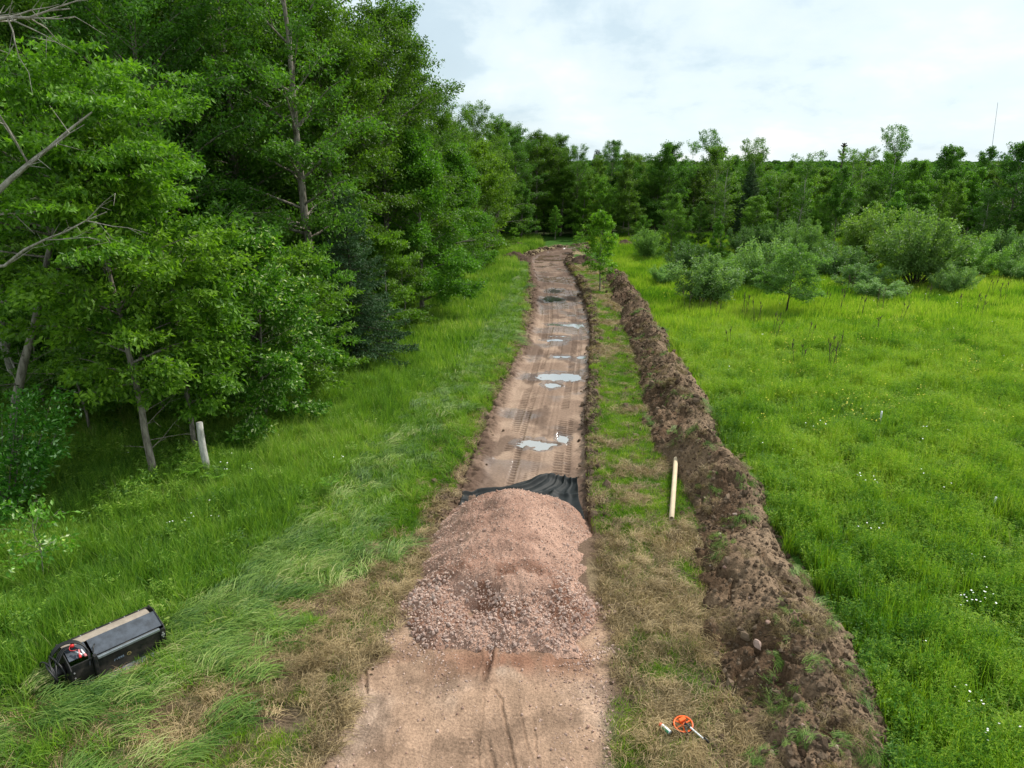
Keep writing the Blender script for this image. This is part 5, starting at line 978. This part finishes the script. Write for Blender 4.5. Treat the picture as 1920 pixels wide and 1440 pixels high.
# ------------------------------------------------------------------ loader attachment lying in the grass, lower left
def attachment():
    root = tag(obj('loader_attachment', None, loc=(-7.14, 9.60, 0.03), rot=(math.radians(1), 0, ATT_A)), 'black and slate box shaped loader attachment with dusty top and coiled hoses in the grass', 'loader attachment'); root.scale = (1.08, 1.08, 1.0)
    L = 1.36
    ob('hood', extrude_profile([(0.62, 0.12), (0.66, 0.42), (0.62, 0.50), (0.575, 0.535)], 0.02, L - 0.02), M['blackmetal'], root)
    ob('top_plate', extrude_profile([(0.59, 0.515), (0.545, 0.575), (0.47, 0.60), (0.40, 0.605), (0.34, 0.60)][::-1], 0.015, L - 0.06, 0.01), M['dusty'], root)
    ob('sloped_plate', extrude_profile([(0.04, 0.475), (0.34, 0.603)], 0.34, L - 0.0, 0.012), M['slate'], root)
    ob('sloped_plate', extrude_profile([(0.12, 0.50), (0.34, 0.603)], 0.02, 0.30, 0.012), M['slate'], root)
    fl = ob('rear_flange', boxes([(0.0, L, 0.575, 0.655, 0.520, 0.530)]), M['blackmetal'], root)
    for i in range(6): ob('bolt', (lathe([(0, .012), (.011, .012), (.013, 0)], 8)[0] + np.array((0.12 + i * 0.22, 0.615, 0.531)), lathe([(0, .012), (.011, .012), (.013, 0)], 8)[1], {}), M['bolt'], fl)
    ob('lip_bar', boxes([(0.36, L - 0.07, -0.035, 0.012, 0.425, 0.470)]), M['steel'], root, bev=0.006)
    ob('lip_bar', boxes([(0.36, L - 0.07, 0.012, 0.05, 0.44, 0.462)]), M['blackmetal'], root)
    fp = ob('front_panel', boxes([(0.36, L - 0.07, 0.0, 0.015, 0.06, 0.425)]), M['blackmetal'], root)
    # emblem and lettering on the panel
    V, Fq, _ = lathe([(0.0, 0.003), (0.030, 0.003), (0.034, 0.0)], 20); V = V[:, [0, 2, 1]] * np.array([1, -1, 1]) + np.array([0.80, 0.0, 0.25]); ob('emblem', (V, Fq, {}), M['gold'], fp)
    bars = [(-0.012, 0.012, 0.004, 0.018), (-0.018, -0.008, -0.016, 0.0), (0.006, 0.018, -0.016, 0.002)]
    ob('emblem', boxes([(0.80 + a, 0.80 + b, -0.0065, -0.0032, 0.25 + c, 0.25 + d) for a, b, c, d in bars]), M['blackmetal'], fp)
    def glyph(s, x, w=0.018, h=0.034):
        seg = {'1': [(0.4, 0.6, 0, 1), (0.2, 0.4, .75, .85)], '/': [(0, .25, 0, .4), (.25, .5, .3, .7), (.5, .75, .6, 1)], 'n': [(0, .2, 0, 1), (.8, 1, 0, 1), (.2, .8, .8, 1)]}[s]
        return [(x + a * w, x + b * w, -0.0035, -0.0005, 0.235 + c * h, 0.235 + d * h) for a, b, c, d in seg]
    bl = []
    for i, g in enumerate('/1nnn'): bl += glyph(g, 0.58 + i * 0.031)
    ob('lettering', boxes(bl), M['decal'], fp)
    # lower cutting ledge with notches
    led = [(0.40, 0.62), (0.655, 1.02), (1.08, 1.30)]
    for a, b in led: ob('ledge', boxes([(a, b, -0.12, 0.0, 0.045, 0.060)]), M['steel'], root, bev=0.003)
    ob('bottom_beam', boxes([(0.36, L - 0.07, 0.0, 0.06, 0.02, 0.059)]), M['blackmetal'], root)
    # end plates
    def plate(x0, x1, poly, nm, mat):
        P = np.array(poly, float); m = len(P); V = np.concatenate([np.stack([np.full(m, x), P[:, 0], P[:, 1]], 1) for x in (x0, x1)]); i = np.arange(m); j = (i + 1) % m
        c0, c1 = P.mean(0), None; V = np.concatenate([V, [[x0, *c0], [x1, *c0]]]); f3 = np.concatenate([np.stack([j, i, np.full(m, 2 * m)], 1), np.stack([i + m, j + m, np.full(m, 2 * m + 1)], 1)])
        return ob(nm, (V, [np.stack([i, j, j + m, i + m], 1), f3], {}), mat, root)
    side = [(-0.02, 0.04), (0.62, 0.02), (0.68, 0.30), (0.67, 0.48), (0.56, 0.61), (0.36, 0.625), (0.02, 0.49), (-0.03, 0.42)]
    right = plate(L, L + 0.014, side, 'end_plate', M['blackmetal']); left = plate(-0.014, 0.0, side, 'end_plate', M['blackmetal'])
    ob('front_cheek', boxes([(L - 0.068, L - 0.001, -0.03, 0.0, 0.10, 0.45)]), M['blackmetal'], root, bev=0.004)
    chk = ob('front_cheek', boxes([(0.0, 0.30, 0.03, 0.05, 0.03, 0.46)]), M['blackmetal'], root, bev=0.004)
    ob('post', boxes([(0.305, 0.352, -0.05, 0.03, 0.03, 0.52)]), M['blackmetal'], root, bev=0.006)
    b0 = lathe([(0, .010), (.012, .010), (.014, 0)], 8)
    def bolt(x, y, z, par, ax='y', s=1.0):
        V = b0[0] * s; V = V[:, [0, 2, 1]] * np.array([1, -1, 1]) if ax == 'y' else V[:, [2, 0, 1]]
        ob('bolt', (V + np.array([x, y, z]), b0[1], {}), M['bolt'], par)
    for z in (0.12, 0.22, 0.32): bolt(0.035, 0.029, z, chk)
    for x_, z_ in ((L - 0.034, 0.37), (L - 0.05, 0.33), (L - 0.02, 0.335), (L - 0.034, 0.295), (L - 0.034, 0.19)): bolt(x_, -0.031, z_, root, 'y', 1.1)
    # motor and guard ring at the left end, coiled hoses
    V, Fq, _ = lathe([(0, -0.17), (.09, -0.17), (.10, -0.15), (.10, -0.015), (.0, -0.015)], 20, 'x'); ob('motor', (V + np.array([0, 0.30, 0.28]), Fq, {}), M['blackmetal'], root, True)
    for k, (cx, r, ty) in enumerate(((-0.14, 0.20, 0.0), (-0.17, 0.225, 0.03), (-0.20, 0.19, -0.02), (-0.10, 0.24, 0.05), (-0.23, 0.215, 0.02))):
        a = np.linspace(0.2, 6.0, 26); P = np.stack([cx + 0.04 * np.sin(a * 1.5 + k), 0.30 + ty + r * 1.05 * np.cos(a), 0.30 + r * np.sin(a)], 1); P[:, 2] = np.maximum(P[:, 2], 0.03); ob('hose', pipe(P, 0.013), M['rubber'], root, True)
    for k in range(4):
        o = 0.030 * k; P = [(-0.16 - 0.02 * k, 0.48 - o, 0.36), (-0.12, 0.46 - o, 0.58), (0.02, 0.42 - o, 0.70 + 0.01 * k), (0.20, 0.34 - o, 0.70), (0.27, 0.20 - o * 0.4, 0.62), (0.28 + 0.008 * k, 0.10, 0.50), (0.25, 0.0, 0.36)]
        ob('hose', pipe(P, 0.0125), M['rubber'], root, True)
    for k in range(3):
        P = [(-0.10, 0.20 + 0.05 * k, 0.52), (0.0, 0.24 + 0.04 * k, 0.66), (0.08 + 0.02 * k, 0.24 + 0.02 * k, 0.665)]; ob('hose', pipe(P, 0.011), M['rubber'], root, True)
    P = [(0.33, 0.05, 0.53), (0.36, 0.10, 0.60), (0.40, 0.16, 0.60), (0.39, 0.18, 0.56)]; ob('hose', pipe(P, 0.012), M['rubber'], root, True)
    P = [(-0.20, 0.20, 0.10), (-0.18, 0.05, 0.03), (-0.08, -0.04, 0.02), (0.0, -0.06, 0.02)]; ob('hose', pipe(P, 0.012), M['rubber'], root, True)
    V, Fq, _ = lathe([(0, .03), (.022, .028), (.032, .01), (.032, -.02), (0, -.024)], 14); cp_ = ob('coupler_cap', (V + np.array([0.13, 0.27, 0.665]), Fq, {}), M['red'], root, True)
    P = [(0.13, 0.27, 0.66), (0.08, 0.24, 0.68), (0.07, 0.19, 0.65), (0.12, 0.17, 0.63), (0.16, 0.18, 0.62)]; ob('tether', pipe(P, 0.004, 5), M['red'], root, True)
    for (x_, y_, z_, ang, m1, m2) in ((0.175, 0.14, 0.600, -0.2, 'pink', 'red'), (0.215, 0.13, 0.590, 0.1, 'white', 'pink'), (0.135, 0.17, 0.605, 0.5, 'steel', 'white')):
        c, s_ = math.cos(ang), math.sin(ang)
        def rod(prof, nm, mat):
            V, Fq, _ = lathe(prof, 12, 'x'); V = V @ np.array([[s_, -c, -0.35], [c, s_, 0], [0, 0, 1]]); ob(nm, (V + np.array([x_, y_, z_]), Fq, {}), M[mat], root, True)
        rod([(0, -.03), (.013, -.03), (.013, .07), (0, .07)], 'coupler', m1); rod([(0, .07), (.017, .07), (.017, .11), (0, .112)], 'coupler_tip', m2)
attachment()

# ------------------------------------------------------------------ black fabric over the trail at the back of the heap
def fabric():
    nx, ny = 190, 150; u = np.linspace(0, 1, nx); v = np.linspace(0, 1, ny); U, Vv = np.meshgrid(u, v); U, Vv = U.ravel(), Vv.ravel()
    fy = np.interp(U, [0, 0.12, 0.3, 0.5, 0.66, 0.74, 0.85, 0.93, 1.0], [17.2, 17.6, 17.8, 18.15, 18.5, 18.6, 18.5, 18.4, 18.35])
    x = -1.33 + 3.12 * U + 0.02 * np.sin(Vv * 9) + (U - .5) * 0.0; y = 15.6 + (fy - 15.6) * Vv
    z = FL + 0.035 + (fbm(x, y, 0.8, 3, 900) - 0.4) * 0.10
    ph = fbm(x, y, 0.9, 2, 901) * 7; cx, cy, dx, dy = 0, 0, 0, 0
    r = np.sqrt((x - 1.6) ** 2 + (y - 19.0) ** 2); a = np.arctan2(y - 19.2, x - 1.75)
    z += 0.05 * np.maximum(0, np.sin(a * 17 + ph * 0.5)) ** 3 * ss(0.1, 0.6, r) * (U > 0.25) + 0.03 * np.maximum(0, np.sin(a * 31 + ph)) ** 2
    z += 0.10 * np.exp(-((Vv - 0.90 - 0.05 * np.sin(U * 9)) / 0.035) ** 2) + 0.05 * np.exp(-((Vv - 0.72 + 0.12 * U) / 0.03) ** 2) + 0.12 * np.exp(-((U - 0.70) / 0.11) ** 2) * np.exp(-((Vv - 0.93) / 0.10) ** 2)
    z += 0.04 * ss(0.93, 1.0, U) + 0.14 * ss(0.10, 0.0, U); z -= 0.06 * ss(0.97, 1.0, Vv)
    t = NT('black_woven_fabric'); n = t.noise(40, 3, 0.6, t.pos()); c = t.mix(t.ramp(t.noise(3, 4, 0.6, t.pos()), (0.45, 0.0), (0.75, 0.4)), (0.008, 0.011, 0.012), (0.045, 0.042, 0.036)); m = t.done(t.bsdf(c, 0.6, 0, 0.25, t.bump(n, 0.25, 0.01)))
    me = mesh('ground_fabric', np.stack([x, y, z], 1), [grid(nx, ny)], [m], None, True); o = tag(obj('ground_fabric', me), 'creased black ground fabric spread across the trail behind the gravel heap', 'fabric sheet')
    md = o.modifiers.new('thickness', 'SOLIDIFY'); md.thickness = 0.006
fabric()

# ------------------------------------------------------------------ cardboard tube
x0, y0 = G(1259, 974, 0.10); x1, y1 = G(1267, 866, 0.16)
Lt = math.hypot(x1 - x0, y1 - y0); _t = np.linspace(0, 1, 25); _zz = berm_top(x0 + (x1 - x0) * _t, y0 + (y1 - y0) * _t)[0] - 0.1; z0, z1 = 0.12 + max(0, _zz[:8].max()), 0.12 + max(0, _zz[8:].max())
tr = tag(obj('cardboard_tube', None, loc=(x0, y0, z0)), 'long tan cardboard tube lying between the mown strip and the soil heap', 'cardboard tube')
q = Vector((x1 - x0, y1 - y0, z1 - z0)).to_track_quat('X', 'Z'); tr.rotation_euler = q.to_euler()
ob('tube_wall', lathe([(0.060, 0), (0.063, 0.002), (0.063, Lt * .33), (0.0615, Lt * .34), (0.063, Lt * .35), (0.063, Lt - .002), (0.060, Lt), (0.048, Lt), (0.048, 0), (0.060, 0)], 28, 'x'), M['card'], tr, True)

# ------------------------------------------------------------------ measuring wheel
def wheel():
    x, y = G(1281, 1359, 0.12); root = tag(obj('measuring_wheel', None, loc=(x, y, float(ground_h([x], [y])[0]) + 0.13), rot=(math.radians(8), math.radians(-6), 0.15)), 'orange spoked measuring wheel with folded handle lying on the mown straw', 'measuring wheel')
    a = np.linspace(0, 2 * np.pi, 49)
    w = ob('rim', lathe([(0.128, -0.012), (0.150, -0.012), (0.152, 0), (0.150, 0.012), (0.128, 0.012), (0.126, 0), (0.128, -0.012)], 40), M['orange'], root, True); ob('tyre', lathe([(0.1525, -0.010), (0.160, -0.008), (0.162, 0), (0.160, 0.008), (0.1525, 0.010)], 40), M['rubber'], w, True)
    for k in range(6):
        th = k * math.pi / 3 + 0.3; c, s = math.cos(th), math.sin(th); V, Fq, _ = boxes([(0.03, 0.130, -0.011, 0.011, -0.006, 0.006)]); V = np.stack([V[:, 0] * c - V[:, 1] * s, V[:, 0] * s + V[:, 1] * c, V[:, 2]], 1); ob('spoke', (V, Fq, {}), M['orange'], root, bev=0.003)
    ob('hub', lathe([(0, -.012), (.034, -.012), (.034, .018), (0, .02)], 20), M['orange'], root, True)
    th = math.radians(200); V, Fq, _ = boxes([(-0.050, 0.060, -0.004, 0.056, 0.022, 0.075)]); c, s = math.cos(0.30), math.sin(0.30); V = np.stack([V[:, 0] * c - V[:, 1] * s, V[:, 0] * s + V[:, 1] * c + 0.015, V[:, 2]], 1)
    cn = ob('counter_box', (V, Fq, {}), M['orange'], root, bev=0.008); V, Fq, _ = boxes([(-0.035 + i * 0.020, -0.022 + i * 0.020, -0.0065, -0.0045, 0.034, 0.062) for i in range(4)]); V = np.stack([V[:, 0] * c - V[:, 1] * s, V[:, 0] * s + V[:, 1] * c + 0.015, V[:, 2]], 1); ob('counter_window', (V, Fq, {}), M['orange2'], cn)
    d = np.array([0.55, -0.83, 0.0]); p0 = np.array([0.015, -0.015, 0.035])
    def seg(a0, a1, r, nm, mat, k=12): ob(nm, tubes(np.array([[p0 + d * (a0 + (a1 - a0) * t_) + np.array([0, 0, -0.05 * t_ * (nm != 'joint')]) for t_ in (0, .02, .98, 1)]]), np.array([[r * .6, r, r, r * .6]]), k), M[mat], root, True)
    seg(0.0, 0.10, 0.022, 'joint', 'rubber'); seg(0.09, 0.36, 0.013, 'handle_tube', 'white'); seg(0.345, 0.44, 0.021, 'grip', 'rubber')
    ob('fork_arm', boxes([(-0.012, 0.012, -0.16, -0.03, 0.022, 0.030)]), M['rubber'], root, bev=0.003)
wheel()
# ------------------------------------------------------------------ spray can
x, y = G(1247, 1379, 0.05); can = tag(obj('spray_can', None, loc=(x, y, float(ground_h([x], [y])[0]) + 0.17), rot=(0, math.radians(4), math.radians(-52))), 'white and green marking paint can with orange red cap lying left of the measuring wheel', 'spray can')
ob('can_body', lathe([(0.0, -0.075), (0.030, -0.075), (0.0325, -0.070), (0.0325, 0.085), (0.0, 0.087)], 24, 'x'), M['white'], can, True)
_V, _F, _ = lathe([(0.0331, -0.045), (0.0331, 0.078)], 24, 'x'); _F = [f[[i for i in range(len(f)) if (i % 24) in range(8, 19)]] for f in _F]; ob('green_label', (_V, _F, {}), M['green'], can, True)
ob('cap', lathe([(0.0, -0.120), (0.024, -0.118), (0.029, -0.108), (0.029, -0.076), (0.0, -0.0755)], 20, 'x'), M['orange2'], can, True)
ob('can_bottom', lathe([(0.0, 0.095), (0.020, 0.096), (0.0315, 0.088), (0.0325, 0.0855)], 20, 'x'), M['steel'], can, True)

# ------------------------------------------------------------------ posts and stakes
def post(name, bx, by, tx, ty, rad, mat, label, cat, tiltY=0.0, k=12):
    X0, Y0 = G(bx, by); z = HT(ty, Y0 + tiltY); Xt = (tx - 960) / F * ((Y0 + tiltY) / (cp + (720 - ty) / F * sp_)); n = 9; t_ = np.linspace(0, 1, n)
    P = np.stack([(Xt - X0) * t_ + 0.012 * np.sin(t_ * 7), tiltY * t_, -0.2 + (z + 0.2) * t_], 1); r_ = rad * (1.06 - 0.12 * t_); r_[-1] *= 0.96; P = np.concatenate([P, P[-1:] + np.array([[0, 0, 0.004]])]); r_ = np.append(r_, 0.001)
    me = mesh(name, *tubes(P[None], r_[None], k)[:2], [mat], None, k > 6); return tag(obj(name, me, loc=(X0, Y0, 0)), label, cat)
post('fence_post', 391, 897, 373, 792, 0.095, M['oldwood'], 'old grey weathered wooden post leaning left beside the slender trees', 'post', 0.1, 14)
post('marker_stake', 1652, 812, 1653, 771, 0.030, M['white'], 'thin white stake standing in the middle of the right meadow', 'stake')
post('marker_stake', 1862, 972, 1867, 932, 0.027, M['white'], 'thin pale stake at the right side of the meadow nearer the camera', 'stake')
post('metal_stake', 1486, 664, 1488, 636, 0.028, M['greymetal'], 'short dark metal stake far out in the right meadow', 'stake', 0, 6)
# dead weed stalks
def stalks():
    r = np.random.default_rng(77); var = []
    for v_ in range(3):
        P = []; n = 2 + v_
        for k in range(n):
            b = r.uniform(-0.18, 0.18, 2); h = r.uniform(1.0, 1.5); t_ = np.linspace(0, 1, 4); P.append(np.stack([b[0] + r.normal(0, 0.1) * t_, b[1] + r.normal(0, 0.1) * t_, h * t_], 1))
        P = np.array(P); d = tubes(P, np.full((n, 1), 0.013) * (1 - 0.4 * np.linspace(0, 1, 4))[None], 4); Q = []
        for k in range(n * 5): p = P[k % n][3]; Q.append([p - np.array([0, 0, 0.04 * k / n]), p + r.normal(0, 0.05, 3) + np.array([0, 0, 0.03])])
        d2 = tubes(np.array(Q), np.full((n * 5, 2), 0.012), 3); V, Fq, _ = join([d, d2]); var.append(mesh('dead_weed_stalk', V, Fq, [M['deadstem']]))
    spots = [(1366, 662), (1497, 697), (1558, 705), (1515, 650), (1612, 600), (1650, 590), (1700, 585), (1735, 575), (1575, 590), (1545, 585), (1855, 560), (1880, 575), (1800, 590), (1420, 610), (1395, 600), (1310, 595), (1290, 585), (1450, 640), (1690, 610), (1560, 680), (1830, 600), (1640, 640), (1340, 610), (1590, 560)]
    for k, (a, b) in enumerate(spots):
        x, y = G(a, b); tag(obj('dead_weed_stalk', var[k % 3], loc=(x, y, float(ground_h([x], [y])[0])), rot=(0, 0, r.uniform(0, 6))), 'thin dark dead weed stalks standing up from the far right meadow', 'weed stalk', 'dead weed stalks in the right meadow')
stalks()
# bare grey boughs reaching in at the left edge
def bough(base, tip, rad, seed, label, n_side=9):
    r = np.random.default_rng(seed); b, t_ = np.array(base, float), np.array(tip, float); u = np.linspace(0, 1, 9)[:, None]; L = np.linalg.norm(t_ - b)
    P = b + (t_ - b) * u + np.array([0, 0, 1.0]) * (-0.09 * L * np.sin(np.pi * u) - 0.05 * L * np.sin(2.2 * np.pi * u) * 0.5 + r.normal(0, 0.03, (9, 1))); parts = [tubes(P[None], (rad * (1.02 - 0.85 * u[:, 0]))[None], 8)]
    for k in range(n_side):
        f = r.uniform(0.25, 0.97); i = int(f * 8); o = P[i]; d = norm((t_ - b) / L + r.normal(0, 0.7, 3)); l = L * r.uniform(0.18, 0.42); v = np.linspace(0, 1, 5)[:, None]; Q = o + d * l * v + r.normal(0, 0.03, (5, 3)) * v; parts.append(tubes(Q[None], (rad * 0.32 * (1 - 0.8 * v[:, 0]))[None], 5))
        for _ in range(3): j = r.integers(1, 5); d2 = norm(d + r.normal(0, 0.7, 3)); Q2 = Q[j] + d2 * l * 0.4 * v; parts.append(tubes(Q2[None], (rad * 0.13 * (1 - 0.7 * v[:, 0]))[None], 4))
    V, Fq, _ = join(parts); tag(obj('bare_bough', mesh('bare_bough', V, Fq, [M['deadwood']], None, True)), label, 'branch')
def at(px, py, Y):
    v = (720 - py) / F; t_ = Y / (cp + v * sp_); return ((px - 960) / F * t_, Y, CAM_H + t_ * (v * cp - sp_))
bough(at(-160, 420, 14.5), at(172, 205, 15.5), 0.095, 1, 'thick curved grey bough reaching up from the left edge', 5)
bough(at(-120, 500, 14.5), at(200, 393, 15.0), 0.045, 2, 'thin bare grey bough below the thick curved one', 5)
bough(at(-200, 20, 10.5), at(130, 8, 11.0), 0.045, 3, 'tangle of bare pale twigs in the top left corner', 14)
bough(at(-30, 480, 22.0), at(48, 800, 23.0), 0.22, 4, 'leaning grey trunk among the dark trees at the left edge', 2)
# snag and radio mast on the skyline
X0 = (1524 - 960) / F * 100 / cp
P = np.array([[[X0, 100, 0], [X0, 100, 5], [X0, 100, HT(275, 100)], [X0, 100, HT(272, 100) + 0.1]]]); parts = [tubes(P, np.array([[0.16, 0.13, 0.12, 0.02]]), 7)]
for zz, l_ in ((HT(276, 100), 0.42), (HT(272, 100), 0.3), (HT(284, 100), 0.2), (HT(292, 100), 0.45), (HT(297, 100), 0.6)):
    for k in range(6): a_ = k * 1.05 + zz; parts.append(tubes(np.array([[[X0, 100, zz], [X0 + math.cos(a_) * l_, 100 + math.sin(a_) * l_, zz + 0.25]]]), np.array([[0.11, 0.06]]), 4))
V, Fq, _ = join(parts); tag(obj('dead_snag', mesh('dead_snag', V, Fq, [M['bark_dark']])), 'dark dead tree top standing up alone from the skyline', 'dead tree')
xa, ya, za = at(1857, 300, 420); xb, yb, zb = at(1871, 192, 420)
P = np.array([[[xa, ya, 0], [xa, ya, za], [xb, yb, zb]]]); V, Fq, _ = tubes(P, np.array([[0.15, 0.13, 0.09]]), 5)
tag(obj('radio_mast', mesh('radio_mast', V, Fq, [M['steel']])), 'faint thin radio mast far behind the woods at the right', 'mast')
# ferns below the slender tree
def ferns():
    r = np.random.default_rng(31); V = []; T = []
    for k in range(9):
        az = k * 0.72 + r.normal(0, .2); L = r.uniform(0.45, 0.7); d = np.array([math.cos(az), math.sin(az), 0]); s = np.array([-d[1], d[0], 0])
        for j in range(12):
            t_ = (j + 1) / 13; c = d * L * t_ * 0.8 + np.array([0, 0, L * (1.25 * t_ - 0.9 * t_ ** 2)]); w = 0.12 * math.sin(math.pi * min(1, t_ * 0.85 + 0.15)) + 0.01
            for sg in (-1, 1): V += [c, c + s * sg * w * 0.5 + d * 0.026, c + s * sg * w + d * 0.02 - np.array([0, 0, .02]), c + s * sg * w * 0.5 - d * 0.012]; T += [r.random()] * 4
    V = np.array(V); me = mesh('fern_fronds', V, [np.arange(len(V)).reshape(-1, 4)], [M['leaf']], {'tint': np.array(T)})
    for k, (a, b) in enumerate([(322, 898), (345, 885), (362, 910), (250, 935), (180, 930), (410, 920), (620, 935)]):
        x, y = G(a, b); root = tag(obj('fern', me, loc=(x, y, float(ground_h([x], [y])[0]) + 0.35), rot=(0, 0, r.uniform(0, 6))), ['fern just right of the slender tree trunk', 'highest fern between slender tree and wooden post', 'fern at the left foot of the wooden post', 'fern left of the slender tree foot', 'fern farthest left by the left edge shrub', 'fern right of the wooden post foot', 'lone fern out in the grass nearer the trail'][k], 'fern', 'ferns around the slender trees'); root.scale = (r.uniform(0.65, 0.95),) * 3; root.color = (1.3, 1.2, 1.0, 1)
ferns()
